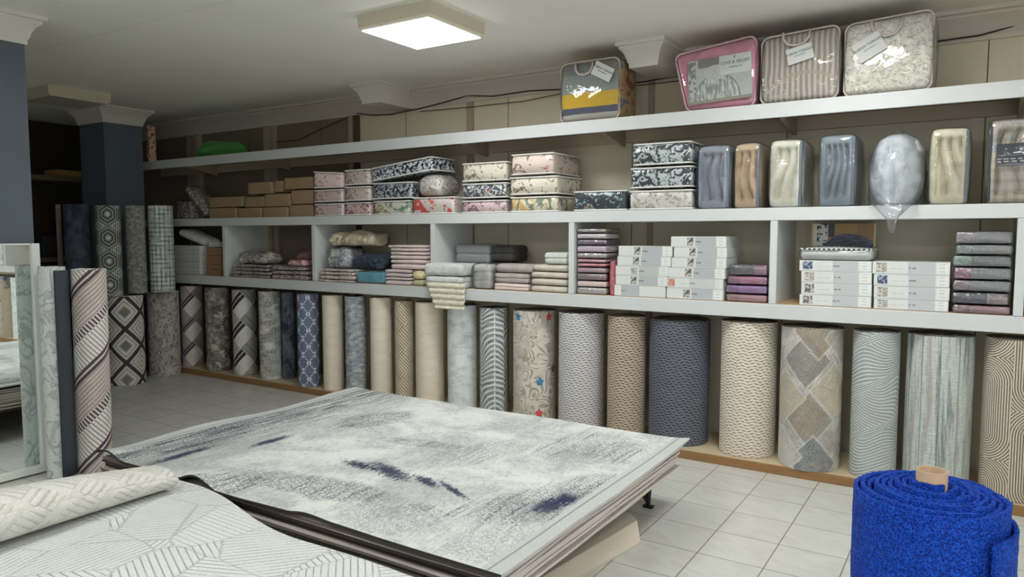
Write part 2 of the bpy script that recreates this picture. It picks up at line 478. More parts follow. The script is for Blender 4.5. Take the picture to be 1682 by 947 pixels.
for px in (320, 440, 770, 1000, 1290, 1676):
    X = at_y(px, 240, 5.4).x+2.8; q = MB()
    v = []
    for xx in (X-0.015, X+0.015): v += [(xx, 0.03, 0.07), (xx, 0.563, 0.07), (xx, 0.563, -0.055), (xx, 0.54, -0.055), (xx, 0.03, 0.035)]
    q.add(v, [(0, 1, 2, 3, 4), (9, 8, 7, 6, 5)]+[(i, 5+i, 5+(i+1) % 5, (i+1) % 5) for i in range(5)]); q.obj('bracket', postm, top)

# low platform
@cached
def m_wood(name, c1, c2):
    c = Ctx(name); x, y, z = c.ob()
    n = c.noise(c.comb(x*2, y*25, z*25), 2, 5, 0.6, 0.5)
    return c.done(c.mix(n, c1, c2), 0.5, n, 0.08, 0.003)
plat = empty('carpet_platform', (-2.8, 5.1, 0), 'low wooden platform on the floor under the standing carpet rolls', 'platform')
q = MB(); q.box(-5.3, 6.3, 0.022, YB-5.1-0.055, 0, 0.058); q.obj('top_board', m_wood('pine_top', rgb(214, 196, 160), rgb(198, 176, 138)), plat)
q = MB(); q.box(-5.3, 6.3, 0, 0.022, 0, 0.06, 0.004); q.obj('front_edge', m_wood('pine_edge', rgb(172, 126, 74), rgb(140, 96, 52)), plat)
PZ = 0.0605
# ------------------------------------------------------------------ carpet materials (u, v in metres on the pile)
def carpet_done(c, col, h=None, bump=0.35, rough=0.92):
    u, v = c.uv()
    g = c.noise(c.comb(u, v, 0), 230, 2, 0.7); g2 = c.noise(c.comb(u*1.2, v, 0), 75, 3, 0.7)
    col = c.scale(col, g*0.5+g2*0.5+0.52)
    hh = g if h is None else h+g*0.35
    return c.done(col, rough, hh+g2*0.2, min(1.0, bump*1.5), 0.008, 0.12)

def lines(x, period, duty): return (x*(1.0/period)).frac() < duty

@cached
def c_weave(name, colA, colB, line, dark, cell=0.24, stripe=0.022, slope=1.0, duty=0.22, band=0.24, off=(0, 0)):
    c = Ctx(name); u, v = c.uv(); u = u+off[0]; v = v+off[1]
    a = (u+v*slope)*(0.7071/cell); b = (u-v*slope)*(0.7071/cell)
    par = (a.floor()+b.floor()).mod2()
    t = b+(a-b)*par; o = a+(b-a)*par
    n = c.noise(c.comb(u, v, 0), 5, 4)
    ln = lines(t*cell, stripe, duty)
    col = c.mix(par, colA, colB); col = c.scale(col, n*0.5+0.75)
    bd = (o.frac() < band)
    bl = lines(o*cell, cell*band/2.0, 0.22)
    col = c.mix(ln, col, line)
    col = c.mix(bd*bl.inv()*par.max(0.35), col, dark)
    return carpet_done(c, col, ln.inv()*0.6)

@cached
def c_distress(name, cols, su=6, sv=9, th=(0.35, 0.62), fine=60, dist=0.4):
    c = Ctx(name); u, v = c.uv()
    n = c.noise(c.comb(u*su, v*sv, 0), 1, 6, 0.65, dist); n2 = c.noise(c.comb(u*fine, v*fine*1.6, 0), 1, 3)
    f = (n+(n2-0.5)*0.35).ss(*th)
    col = c.mix(f, cols[0], cols[1])
    if len(cols) > 2:
        n3 = c.noise(c.comb(u*su+4.0, v*sv+9.0, 0), 1.3, 6, 0.7, dist)
        col = c.mix((n3+(n2-0.5)*0.4).ss(0.5, 0.62), col, cols[2])
    return carpet_done(c, col, n2*0.4+f*0.4)

@cached
def c_wave(name, base, dark, pu=0.085, pv=0.021, amt=0.9):
    c = Ctx(name); u, v = c.uv()
    n = c.noise(c.comb(u, v, 0), 7, 3)
    ph = v*(2*PI/pv)+(u*(2*PI/pu)+n*3.0).sin()*1.5
    row = (ph*(1/(2*PI))).floor()
    d = ph.sin().ss(0.0, 0.8)
    g = ((u*(2*PI/0.042)+row*2.4+n*4.0).sin()).ss(-0.5, 0.5)
    f = d*(g*0.7+0.3)
    col = c.mix(f*amt, base, dark)
    return carpet_done(c, c.scale(col, n*0.25+0.87), f.inv(), 0.6)

@cached
def c_plain(name, base, dark, rib=0.0):
    c = Ctx(name); u, v = c.uv()
    n = c.noise(c.comb(u*5, v*14, 0), 1, 5, 0.6); n2 = c.noise(c.comb(u*160, v*60, 0), 1, 2)
    return carpet_done(c, c.mix((n*0.6+n2*0.5).ss(0.4, 0.8), base, dark), n2*0.5)

@cached
def c_trellis(name, base, line, pu=0.12, pv=0.15):
    c = Ctx(name); u, v = c.uv(); n = c.noise(c.comb(u, v, 0), 60, 2)
    a = (u*(2*PI/pu)).cos()+(v*(2*PI/pv)).cos()
    a2 = a+((u*(6*PI/pu)).cos()*(v*(6*PI/pv)).cos())*0.45
    f = (a2.abs()+(n-0.5)*0.3).ss(0.16, 0.34).inv()
    return carpet_done(c, c.mix(f, c.scale(base, n*0.6+0.7), line), f)

@cached
def c_knot(name, base, line, cell=0.17, stripe=0.024):
    c = Ctx(name); u, v = c.uv(); n = c.noise(c.comb(u, v, 0), 8, 3)
    a = (u+v)*(0.7071/cell); b = (u-v)*(0.7071/cell)
    par = (a.floor()+b.floor()).mod2(); t = b+(a-b)*par
    st = ((t*(cell/stripe)).frac()-0.5).abs().ss(0.1, 0.3)
    w = lines(u*(2*PI/0.006), 6.28, 0.5)
    col = c.mix(st, c.scale(base, n*0.4+0.8), line)
    return carpet_done(c, col, st, 0.6)

@cached
def c_bumpy(name, base, dark, s=62):
    c = Ctx(name); u, v = c.uv()
    d = c.voro(c.comb(u, v*1.15, 0), s, rand=0.35)
    n = c.noise(c.comb(u*2, v*5, 0), 3, 3, 0.5, 0.5)
    f = d.ss(0.25, 0.6)*n.ss(0.3, 0.62)
    return carpet_done(c, c.mix(f, base, dark), f.inv(), 0.6)

@cached
def c_chevron(name, base, line, dark, cell=0.16, st=0.036):
    c = Ctx(name); u, v = c.uv(); n = c.noise(c.comb(u*3, v*8, 0), 3, 4)
    x = (u*(1/cell)).pingpong(1.0)
    k = (v*(1/0.5)+0.2).frac()
    t = v+x.pow(1.7)*0.13*((k*2*PI).sin()*0.4+0.8)
    f = ((t*(1/st)).frac()-0.5).abs().ss(0.2, 0.32)
    edge = (x-0.5).abs().ss(0.44, 0.48)
    col = c.mix((f*n.ss(0.2, 0.5)).max(edge), c.mix(n.ss(0.35, 0.7), base, dark), line)
    return carpet_done(c, col, f, 0.6)

@cached
def c_fan(name, base, line, cu=0.26, cv=0.30, per=0.0145):
    c = Ctx(name); u, v = c.uv(); n = c.noise(c.comb(u, v, 0), 4, 2)
    k = (v*(1/cv)-u*1.6)
    iv = k.floor(); fk = k.frac()
    sgn = iv.mod2()*2.0-1.0
    ph = v*(2*PI/per)*0.7+sgn*((u*(2*PI/0.34)+iv*1.3).sin()*(fk*11.0))+u*sgn*(2*PI/0.05)*fk.inv()+n*5.0
    f = ph.sin().ss(-0.1, 0.7)
    st = (fk < 0.16); f2 = ((k*(1/0.05)).frac()-0.5).abs().ss(0.15, 0.35)
    f = f+(f2-f)*st
    return carpet_done(c, c.mix(f, c.mix(n.ss(0.35, 0.65), base, tuple(x*0.85 for x in base)), line), f, 0.8)

@cached
def c_arch(name, base, line, cu=0.30, cv=0.62, per=0.0145):
    c = Ctx(name); u, v = c.uv(); n = c.noise(c.comb(u, v, 0), 5, 2)
    col_i = (u*(1/cu)).floor()
    fu = ((u*(1/cu)).frac()-0.5)*cu; fv = ((v*(1/cv)+col_i*0.5+0.12).frac()-0.5)*cv
    dy = (fv.abs()-0.16).max(0.0)
    d = (fu*fu+dy*dy).sqrt()
    f = ((d*(1/per)).frac()-0.5).abs().ss(0.12, 0.3)
    return carpet_done(c, c.mix(f, line, c.scale(base, n*0.2+0.9)), f, 0.8)

@cached
def c_vstripe(name, cols, off=0.0):
    c = Ctx(name); u, v = c.uv(); u = u+off
    n = c.noise(c.comb(u*14, v*0.7, 0), 1, 5, 0.6); n2 = c.noise(c.comb(u*90, v*7, 0), 1, 4, 0.7); n3 = c.noise(c.comb(u*20, v*90, 0), 1, 3)
    f = (n+(n2-0.5)*0.3)
    col = c.mix(f.ss(0.36, 0.5), cols[0], cols[1]); col = c.mix(f.ss(0.52, 0.64), col, cols[2])
    edge = (((u*(1/0.105)+0.5).frac()-0.5).abs()+(n2-0.5)*0.02).ss(0.012, 0.05)
    col = c.mix(edge.inv()*0.6, col, cols[3])
    return carpet_done(c, c.scale(col, n3*0.5+0.75), n3)

@cached
def c_patch(name, base, light, line, dia, sz=0.17):
    c = Ctx(name); u, v = c.uv()
    n = c.noise(c.comb(u, v, 0), 7, 5, 0.65, 0.8); h = c.noise(c.comb(u, v, 3), 24, 3, 0.6)
    col = c.mix(n.ss(0.38, 0.62), base, light)
    for cu, cv, cc in dia:
        d = (u-cu).abs()+(v-cv).abs()*0.9
        m = (d+(h-0.5)*0.05 < sz)*(n.ss(0.3, 0.6)*0.7+0.3)
        col = c.mix(m*0.9, col, cc)
        e = (d-sz).abs().ss(0.004, 0.012).inv(); col = c.mix(e*0.55, col, line)
    t1 = ((u*0.5+v+n*0.06)*(1/0.017)).frac(); t2 = ((u*0.9-v*0.5+n*0.05)*(1/0.02)).frac()
    sel = (n > 0.5)
    t = t1+(t2-t1)*sel
    lf = (t-0.5).abs().ss(0.28, 0.46)
    col = c.mix(lf*(h*0.8), col, line); col = c.mix((t-0.5).abs().ss(0.0, 0.12).inv()*0.35, col, rgb(84, 82, 80, 0.66))
    return carpet_done(c, col, lf, 0.6)

@cached
def c_hex(name, base, dark, light, cu=0.21, cv=0.25):
    c = Ctx(name); u, v = c.uv(); n = c.noise(c.comb(u, v, 0), 40, 3)
    x = (((u*(1/cu)+0.5).frac())-0.5).abs()*cu; y = (((v*(1/cv)).frac())-0.5).abs()*cv
    d = (x*1.0).max(x*0.55+y*0.82)
    k = d*(1/0.105)
    f = (k*3.2).frac()
    col = c.mix((f < 0.5), base, dark); col = c.mix((k < 0.16), col, light)
    bars = lines(u, 0.022, 0.4)*(k > 0.98)
    col = c.mix(bars, col, light)
    return carpet_done(c, c.scale(col, n*0.6+0.7), f)

@cached
def c_diamond(name, base, dark, light, mid, cu=0.34, cv=0.36, off=(0, 0)):
    c = Ctx(name); u, v = c.uv(); u = u+off[0]; v = v+off[1]; n = c.noise(c.comb(u, v, 0), 30, 3)
    x = (((u*(1/cu)).frac())-0.5).abs()*2.0; y = (((v*(1/cv)).frac())-0.5).abs()*2.0
    d = x+y; inner = (d < 1.0); dd = d*inner+(2.0-d)*inner.inv()
    st = (dd*7.0).frac()
    col = c.mix((dd*7.0).floor().mod2(), base, light)
    col = c.mix((dd > 0.84), col, dark); col = c.mix((dd < 0.33)*inner, col, mid)
    return carpet_done(c, c.scale(col, n*0.5+0.75), st)

@cached
def c_grid(name, base, dark, light, cell=0.05):
    c = Ctx(name); u, v = c.uv()
    n = c.noise(c.comb(u, v, 0), 14, 3)
    def ln(a, b, sh, w):
        ia = (a*(1/cell)+sh).floor(); ib = (b*(1/(cell*2.3))+ia*0.37+sh).floor()
        r = ((ia*17.13+ib*53.7+sh*9.1).sin()*9137.7).frac()
        return (((a*(1/cell)+sh).frac()-0.5).abs() < w)*(r > 0.45)
    L = ln(u, v, 0.2, 0.09).max(ln(v, u, 0.6, 0.08)); D = ln(u, v, 0.7, 0.07).max(ln(v, u, 0.1, 0.07))
    col = c.mix(L, c.scale(base, n*0.6+0.7), light); col = c.mix(D, col, dark)
    return carpet_done(c, col, L)

@cached
def c_floral(name, base, line, flowers):
    c = Ctx(name); u, v = c.uv(); n = c.noise(c.comb(u, v, 0), 7, 3)
    w = c.noise(c.comb(u, v, 0), 5.0, 1, 0.4, 0.8)
    f = ((w*95.0).sin()).ss(0.3, 0.9)*c.noise(c.comb(u, v, 8), 10, 2).ss(0.35, 0.5)
    f2 = lines(u*0.7+v, 0.02, 0.35)*n.ss(0.45, 0.6)
    col = c.mix((f*0.55).max(f2*0.55), c.scale(base, n*0.3+0.85), line)
    brn = c.voro(c.comb(u, v, 0), 8).ss(0.10, 0.16).inv()*n.ss(0.45, 0.6)
    col = c.mix(brn*0.5, col, rgb(120, 104, 84, 0.7))
    for fu, fv, R, fc, cc in flowers:
        dx = u-fu; dy = v-fv; r = (dx*dx+dy*dy).sqrt(); a = dy._m('ARCTAN2', dx)
        p = r-((a*5.0).sin()*0.15+0.85)*R
        col = c.mix((p < 0.0), col, fc)
    return carpet_done(c, col, f, 0.6)

backing = m_plain('carpet_backing', rgb(120, 108, 92, 0.8), 0.9, 0.1, 60)
backing_dark = m_plain('carpet_backing_dark', rgb(58, 58, 66, 0.7), 0.9, 0.2, 60)

# ------------------------------------------------------------------ carpet rolls: a wound ribbon
def spiral_mesh(R, h, phi, flap=None, pitch=0.013, N=7, seg=40, nz=5, seed=0, core=0.02, ztopfn=None, jit=0.0015, fuzz=0.0, squash=1.0, flare=0.0, thick=0.86, hand=1):
    N = max(2, min(N, int((R-core)/pitch)))
    te = 2*PI*N
    dlt = PI if flap is None else flap               # angle from the camera-facing line to the free end
    tot = N*seg; th = pitch*thick
    V = []; UV = []; Fc = []; MI = []
    for i in range(tot+1):
        t = te*i/tot
        r = R-pitch*(te-t)/(2*PI)+flare*math.exp(-(te-t)/0.35)
        ang = phi+dlt-hand*(te-t)
        ca, sa = math.cos(ang), math.sin(ang)
        u = R*(hand*(t-te)+dlt)
        jr = mnoise.noise(Vector((ca*2+seed*7, sa*2, i//seg*0.9)))*jit*2.5
        turn = (te-t)/(2*PI)
        zt = h+mnoise.noise(Vector((ca*1.3, sa*1.3+seed, turn*1.7)))*0.006+(ztopfn(turn, te-t) if ztopfn else 0)
        for side, rr in ((0, r), (1, r-th)):
            for k in range(nz+1):
                z = zt*k/nz
                jz = mnoise.noise(Vector((ca*1.5, sa*1.5+seed*3, z*3)))*jit
                q = rr+jr+jz
                if fuzz:
                    q += random.uniform(-fuzz, fuzz)
                    if k == nz: z += random.uniform(-fuzz, fuzz)
                V.append((q*ca, q*sa*squash, z)); UV.append((u, z))
    st = 2*(nz+1)
    for i in range(tot):
        a = i*st; b = a+st
        for k in range(nz):
            Fc.append((a+k, b+k, b+k+1, a+k+1)); MI.append(0)
            o = nz+1
            Fc.append((a+o+k, a+o+k+1, b+o+k+1, b+o+k)); MI.append(1)
        Fc.append((a+nz, b+nz, b+nz+nz+1, a+nz+nz+1)); MI.append(1)
        Fc.append((a, a+nz+1, b+nz+1, b)); MI.append(1)
    e = tot*st
    for k in range(nz): Fc.append((e+k, e+nz+1+k, e+nz+2+k, e+k+1)); MI.append(1)
    return V, Fc, UV, MI

def roll_at(name, cx, cy, R, z0, h, mats, label, group=None, lean=None, **k):
    phi = math.atan2(-cy, -cx)
    V, Fc, UV, MI = spiral_mesh(R, h, phi, **k)
    o = new_obj(name, V, Fc, mats, None, (cx, cy, z0), 0, UV, MI, True, 50)
    if lean: o.rotation_euler = lean
    return tag(o, label, 'carpet roll', group)

def tangent(pxl, pxr, py, Yf=None, base=None, D=None, z=0.0):
    a = ray(pxl, py); b = ray(pxr, py)
    a1, a2 = math.atan2(a.y, a.x), math.atan2(b.y, b.x)
    mid, half = (a1+a2)/2, (a1-a2)/2
    dx, dy, sh = math.cos(mid), math.sin(mid), math.sin(half)
    if D is None:
        if base is not None:
            p = at_z((pxl+pxr)/2, base, z); D = math.hypot(p.x, p.y)/(1-sh)
        else: D = Yf/(dy-sh)
    return D*dx, D*dy, D*sh, D

WALLG = 'carpet rolls standing along the back wall'
def wall_roll(pxl, pxr, ptop, mat, label, Yf=5.16, back=None, seed=0, z0=PZ, **k):
    cx, cy, R, D = tangent(pxl, pxr, 600, Yf)
    pt = at_y((pxl+pxr)/2, ptop, Yf+0.01)
    return roll_at('carpet_roll', cx, cy, R-0.002, z0, pt.z-z0, (mat, back or backing), label, WALLG, seed=seed, **k)

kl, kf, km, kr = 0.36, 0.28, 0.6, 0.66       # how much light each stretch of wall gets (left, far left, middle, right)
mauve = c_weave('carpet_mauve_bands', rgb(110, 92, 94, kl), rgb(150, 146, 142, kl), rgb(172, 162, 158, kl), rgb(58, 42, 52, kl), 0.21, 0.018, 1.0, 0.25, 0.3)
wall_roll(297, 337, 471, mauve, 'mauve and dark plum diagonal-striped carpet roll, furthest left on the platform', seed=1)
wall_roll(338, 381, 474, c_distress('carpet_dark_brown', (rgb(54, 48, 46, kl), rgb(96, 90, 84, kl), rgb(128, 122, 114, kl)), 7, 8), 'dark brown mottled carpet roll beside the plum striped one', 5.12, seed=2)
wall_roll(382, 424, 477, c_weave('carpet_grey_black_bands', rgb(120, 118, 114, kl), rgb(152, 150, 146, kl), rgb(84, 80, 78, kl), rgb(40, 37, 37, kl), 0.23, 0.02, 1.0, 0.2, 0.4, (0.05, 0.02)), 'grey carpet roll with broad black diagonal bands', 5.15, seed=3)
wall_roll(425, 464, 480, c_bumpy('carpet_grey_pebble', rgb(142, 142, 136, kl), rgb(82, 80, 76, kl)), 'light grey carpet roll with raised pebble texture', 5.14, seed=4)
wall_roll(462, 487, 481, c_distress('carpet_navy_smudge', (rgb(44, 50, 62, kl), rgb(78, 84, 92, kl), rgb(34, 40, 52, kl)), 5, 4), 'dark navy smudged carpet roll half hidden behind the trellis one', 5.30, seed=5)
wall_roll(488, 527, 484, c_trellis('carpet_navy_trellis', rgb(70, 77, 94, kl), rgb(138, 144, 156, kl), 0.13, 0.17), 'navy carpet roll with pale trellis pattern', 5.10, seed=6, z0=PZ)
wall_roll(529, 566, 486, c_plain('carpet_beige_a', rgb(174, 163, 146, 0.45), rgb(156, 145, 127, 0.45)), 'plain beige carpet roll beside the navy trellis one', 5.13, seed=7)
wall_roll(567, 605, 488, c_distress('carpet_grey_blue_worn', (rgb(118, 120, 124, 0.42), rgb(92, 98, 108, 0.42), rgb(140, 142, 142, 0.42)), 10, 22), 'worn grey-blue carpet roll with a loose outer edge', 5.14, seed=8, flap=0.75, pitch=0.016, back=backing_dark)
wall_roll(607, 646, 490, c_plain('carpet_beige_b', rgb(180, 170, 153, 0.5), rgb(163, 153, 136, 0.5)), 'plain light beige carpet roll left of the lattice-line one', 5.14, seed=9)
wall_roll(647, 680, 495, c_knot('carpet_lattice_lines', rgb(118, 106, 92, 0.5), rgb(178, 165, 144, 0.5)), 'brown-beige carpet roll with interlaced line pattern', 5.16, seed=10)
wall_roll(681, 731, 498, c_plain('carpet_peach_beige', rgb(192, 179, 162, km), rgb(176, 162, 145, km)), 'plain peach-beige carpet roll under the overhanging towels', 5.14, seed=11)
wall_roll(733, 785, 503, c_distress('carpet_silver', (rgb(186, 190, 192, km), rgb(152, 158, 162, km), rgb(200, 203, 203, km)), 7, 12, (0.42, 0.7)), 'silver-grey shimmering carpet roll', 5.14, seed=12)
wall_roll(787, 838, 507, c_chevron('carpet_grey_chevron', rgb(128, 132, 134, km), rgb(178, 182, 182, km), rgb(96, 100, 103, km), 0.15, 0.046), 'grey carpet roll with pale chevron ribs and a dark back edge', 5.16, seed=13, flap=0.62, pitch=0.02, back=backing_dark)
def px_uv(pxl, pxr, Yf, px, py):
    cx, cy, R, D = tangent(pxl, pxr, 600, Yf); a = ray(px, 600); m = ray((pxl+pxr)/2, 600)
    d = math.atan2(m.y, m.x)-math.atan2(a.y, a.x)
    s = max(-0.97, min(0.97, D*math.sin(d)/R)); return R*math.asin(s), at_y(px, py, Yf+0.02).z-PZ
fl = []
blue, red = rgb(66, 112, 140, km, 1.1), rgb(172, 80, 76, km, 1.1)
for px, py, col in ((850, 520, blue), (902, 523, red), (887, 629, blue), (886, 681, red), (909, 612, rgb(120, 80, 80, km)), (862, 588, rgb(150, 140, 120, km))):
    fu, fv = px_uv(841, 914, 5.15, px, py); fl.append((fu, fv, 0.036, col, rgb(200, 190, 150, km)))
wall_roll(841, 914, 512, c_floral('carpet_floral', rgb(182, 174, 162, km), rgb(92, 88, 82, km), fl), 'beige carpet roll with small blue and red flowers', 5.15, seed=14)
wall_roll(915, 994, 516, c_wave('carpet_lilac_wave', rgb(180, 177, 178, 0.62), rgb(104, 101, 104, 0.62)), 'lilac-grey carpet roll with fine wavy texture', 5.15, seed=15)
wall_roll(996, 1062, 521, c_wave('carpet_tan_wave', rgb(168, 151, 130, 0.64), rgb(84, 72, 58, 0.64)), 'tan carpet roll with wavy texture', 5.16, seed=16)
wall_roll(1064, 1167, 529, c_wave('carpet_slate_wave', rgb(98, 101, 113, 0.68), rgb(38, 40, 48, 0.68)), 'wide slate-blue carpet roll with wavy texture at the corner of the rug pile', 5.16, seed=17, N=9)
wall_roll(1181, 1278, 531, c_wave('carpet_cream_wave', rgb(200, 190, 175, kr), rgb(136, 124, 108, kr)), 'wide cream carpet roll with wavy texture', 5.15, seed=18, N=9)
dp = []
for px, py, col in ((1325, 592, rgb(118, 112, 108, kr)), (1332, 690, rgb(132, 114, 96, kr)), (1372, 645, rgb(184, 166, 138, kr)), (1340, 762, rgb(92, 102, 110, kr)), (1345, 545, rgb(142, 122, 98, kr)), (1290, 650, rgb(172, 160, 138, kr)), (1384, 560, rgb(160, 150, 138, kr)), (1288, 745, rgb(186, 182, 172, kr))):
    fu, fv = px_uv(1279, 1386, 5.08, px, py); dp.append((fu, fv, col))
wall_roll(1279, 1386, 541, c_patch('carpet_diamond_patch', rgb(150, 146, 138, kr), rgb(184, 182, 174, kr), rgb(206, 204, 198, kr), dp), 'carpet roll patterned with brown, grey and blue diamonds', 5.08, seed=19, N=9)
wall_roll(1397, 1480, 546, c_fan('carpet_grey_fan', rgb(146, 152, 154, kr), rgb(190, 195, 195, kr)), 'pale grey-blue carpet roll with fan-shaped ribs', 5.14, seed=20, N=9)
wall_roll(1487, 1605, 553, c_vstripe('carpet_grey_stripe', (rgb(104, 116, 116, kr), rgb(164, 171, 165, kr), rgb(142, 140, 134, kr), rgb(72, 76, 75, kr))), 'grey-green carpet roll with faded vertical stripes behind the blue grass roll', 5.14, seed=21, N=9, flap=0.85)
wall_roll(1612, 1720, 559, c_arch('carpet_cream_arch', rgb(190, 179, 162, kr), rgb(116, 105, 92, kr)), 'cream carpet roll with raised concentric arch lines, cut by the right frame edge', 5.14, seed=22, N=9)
# further along the wall, seen in the mirror
X = 0.60
for i, (R, h, m, lab) in enumerate(((0.19, 0.93, 'carpet_grey_blue_worn', 'worn grey carpet roll further right along the wall, visible in the mirror'), (0.13, 0.9, 'carpet_beige_a', 'slim beige carpet roll seen reflected in the mirror'),
        (0.2, 0.93, 'carpet_silver', 'silver carpet roll further right along the wall, visible in the mirror'), (0.12, 0.75, 'carpet_tan_wave', 'slim tan carpet roll seen reflected in the mirror'),
        (0.2, 0.93, 'carpet_floral', 'floral carpet roll reflected at the left side of the mirror'), (0.19, 0.93, 'carpet_cream_wave', 'cream wavy carpet roll furthest right along the wall'))):
    X += R+0.01
    roll_at('carpet_roll', X, 5.15+R, R, PZ, h, (MATS[m], backing), lab, WALLG, seed=30+i)
    X += R+0.02

# ------------------------------------------------------------------ carpet rolls at the far left, stacked two high
SG = 'carpet rolls stacked by the far pillar'
def far_roll(pxl, pxr, py, z0, h, mat, label, D=None, base=None, seed=0, **k):
    cx, cy, R, D = tangent(pxl, pxr, py, D=D, base=base)
    return roll_at('carpet_roll', cx, cy, R-0.003, z0, h, (mat, backing), label, SG, seed=seed, **k)
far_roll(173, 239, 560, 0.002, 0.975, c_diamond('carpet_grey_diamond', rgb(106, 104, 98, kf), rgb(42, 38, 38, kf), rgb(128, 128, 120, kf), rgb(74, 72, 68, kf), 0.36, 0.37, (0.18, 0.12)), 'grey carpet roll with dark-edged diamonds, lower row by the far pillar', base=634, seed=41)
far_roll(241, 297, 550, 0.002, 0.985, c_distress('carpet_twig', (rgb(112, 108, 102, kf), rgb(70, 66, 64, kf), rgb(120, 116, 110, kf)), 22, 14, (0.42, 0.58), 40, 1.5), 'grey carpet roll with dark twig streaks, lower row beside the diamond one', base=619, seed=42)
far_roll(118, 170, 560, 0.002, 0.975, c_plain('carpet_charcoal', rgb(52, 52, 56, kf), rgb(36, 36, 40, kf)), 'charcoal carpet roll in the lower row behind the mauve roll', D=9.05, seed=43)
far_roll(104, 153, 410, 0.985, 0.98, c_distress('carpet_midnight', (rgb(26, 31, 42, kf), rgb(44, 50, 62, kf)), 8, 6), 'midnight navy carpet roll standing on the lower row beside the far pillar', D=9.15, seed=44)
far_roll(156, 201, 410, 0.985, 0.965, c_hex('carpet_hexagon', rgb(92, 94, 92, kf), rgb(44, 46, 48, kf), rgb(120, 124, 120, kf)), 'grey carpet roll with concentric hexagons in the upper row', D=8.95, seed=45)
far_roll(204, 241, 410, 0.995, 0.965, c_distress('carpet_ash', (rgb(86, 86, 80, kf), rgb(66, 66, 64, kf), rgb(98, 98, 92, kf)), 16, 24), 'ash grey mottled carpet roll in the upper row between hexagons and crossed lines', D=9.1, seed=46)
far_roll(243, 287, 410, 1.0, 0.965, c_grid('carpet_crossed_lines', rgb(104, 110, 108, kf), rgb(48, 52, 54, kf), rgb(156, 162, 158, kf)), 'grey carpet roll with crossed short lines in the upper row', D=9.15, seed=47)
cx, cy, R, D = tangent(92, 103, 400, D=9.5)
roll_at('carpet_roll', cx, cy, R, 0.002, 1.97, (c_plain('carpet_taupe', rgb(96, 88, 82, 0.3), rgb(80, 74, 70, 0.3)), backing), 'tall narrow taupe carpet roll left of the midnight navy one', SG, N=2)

# near rolls beside the mirror
@cached
def c_helix(name, white, mauve, line, pale, plum, P=0.62, off=0.0, slope=0.9):
    c = Ctx(name); u, v = c.uv(); n = c.noise(c.comb(u, v, 0), 7, 3)
    f = ((v-u*slope)*(1/P)+off+(n-0.5)*0.02).frac()
    up = ((f*P)*(1/0.033)).frac(); dn = ((v+u*1.05)*(1/0.038)).frac()
    lu = (up-0.5).abs().ss(0.28, 0.40); ld = (dn-0.5).abs().ss(0.34, 0.44)
    a = c.mix(lu, mauve, pale); b = c.mix(ld, white, line)
    col = c.mix((f > 0.54), a, b)
    split = (f-0.48).abs().ss(0.008, 0.018)
    col = c.mix((f > 0.42)*(f < 0.54), col, c.mix(split, pale, plum))
    dash = (f > 0.88)*((u*6.0+v*2.0).sin() > -0.2)
    col = c.mix(dash, col, c.mix((dn-0.5).abs().ss(0.22, 0.3), plum, pale))
    return carpet_done(c, c.scale(col, n*0.35+0.82), lu*0.5+ld*0.5, 0.5)
cx, cy, R, D = tangent(118, 180, 600, base=779)
mv = c_helix('carpet_white_mauve', rgb(200, 195, 190, 0.62), rgb(150, 134, 128, 0.62), rgb(104, 94, 90, 0.62), rgb(190, 180, 174, 0.62), rgb(78, 64, 69, 0.62), 0.62, 0.28)
roll_at('carpet_roll', cx, cy, R, 0.003, 1.405, (mv, m_plain('carpet_backing_cream', rgb(200, 188, 180, 0.7), 0.9)), 'tall white and mauve carpet roll with plum bands, standing beside the mirror', 'carpet rolls beside the mirror', seed=51, lean=(0, 0.012, 0))
@cached
def c_leaf(name, base, line, dark):
    c = Ctx(name); u, v = c.uv(); n = c.noise(c.comb(u, v, 0), 6, 3, 0.5, 1.0)
    f = ((n*26.0).sin()).ss(0.5, 0.9); bp = c.voro(c.comb(u, v, 0), 60).ss(0.3, 0.5)
    col = c.mix(f*0.5, c.scale(base, bp*0.12+0.9), line)
    return carpet_done(c, col, f.inv(), 0.5)
leaf = c_leaf('carpet_pale_leaf', rgb(160, 166, 166, 0.5), rgb(116, 122, 124, 0.5), None)
cx2, cy2, R2, D2 = tangent(66, 116, 600, D=D-0.02)
o = roll_at('carpet_roll', cx2, cy2, R2, 0.003, 1.43, (leaf, backing_dark), 'pale grey leaf-patterned carpet roll with charcoal backing turned out, touching the mirror', 'carpet rolls beside the mirror', seed=52)
ph = math.atan2(-cy2, -cx2); q = MB(); vv = []
for i in range(13):
    a = ph+0.12+1.45*i/12
    for k in range(11): vv.append(((R2+0.008)*math.cos(a), (R2+0.008)*math.sin(a), 0.005+1.40*k/10))
q.add(vv, [(i*11+k, (i+1)*11+k, (i+1)*11+k+1, i*11+k+1) for i in range(12) for k in range(10)])
fo = q.obj('turned_backing', m_plain('charcoal_backing', rgb(46, 50, 56, 0.55), 0.95, 0.35, 120), o, smooth=True)
md = fo.modifiers.new('thick', 'SOLIDIFY'); md.thickness = 0.006; md.offset = 1
tag(fo, 'charcoal woven backing')

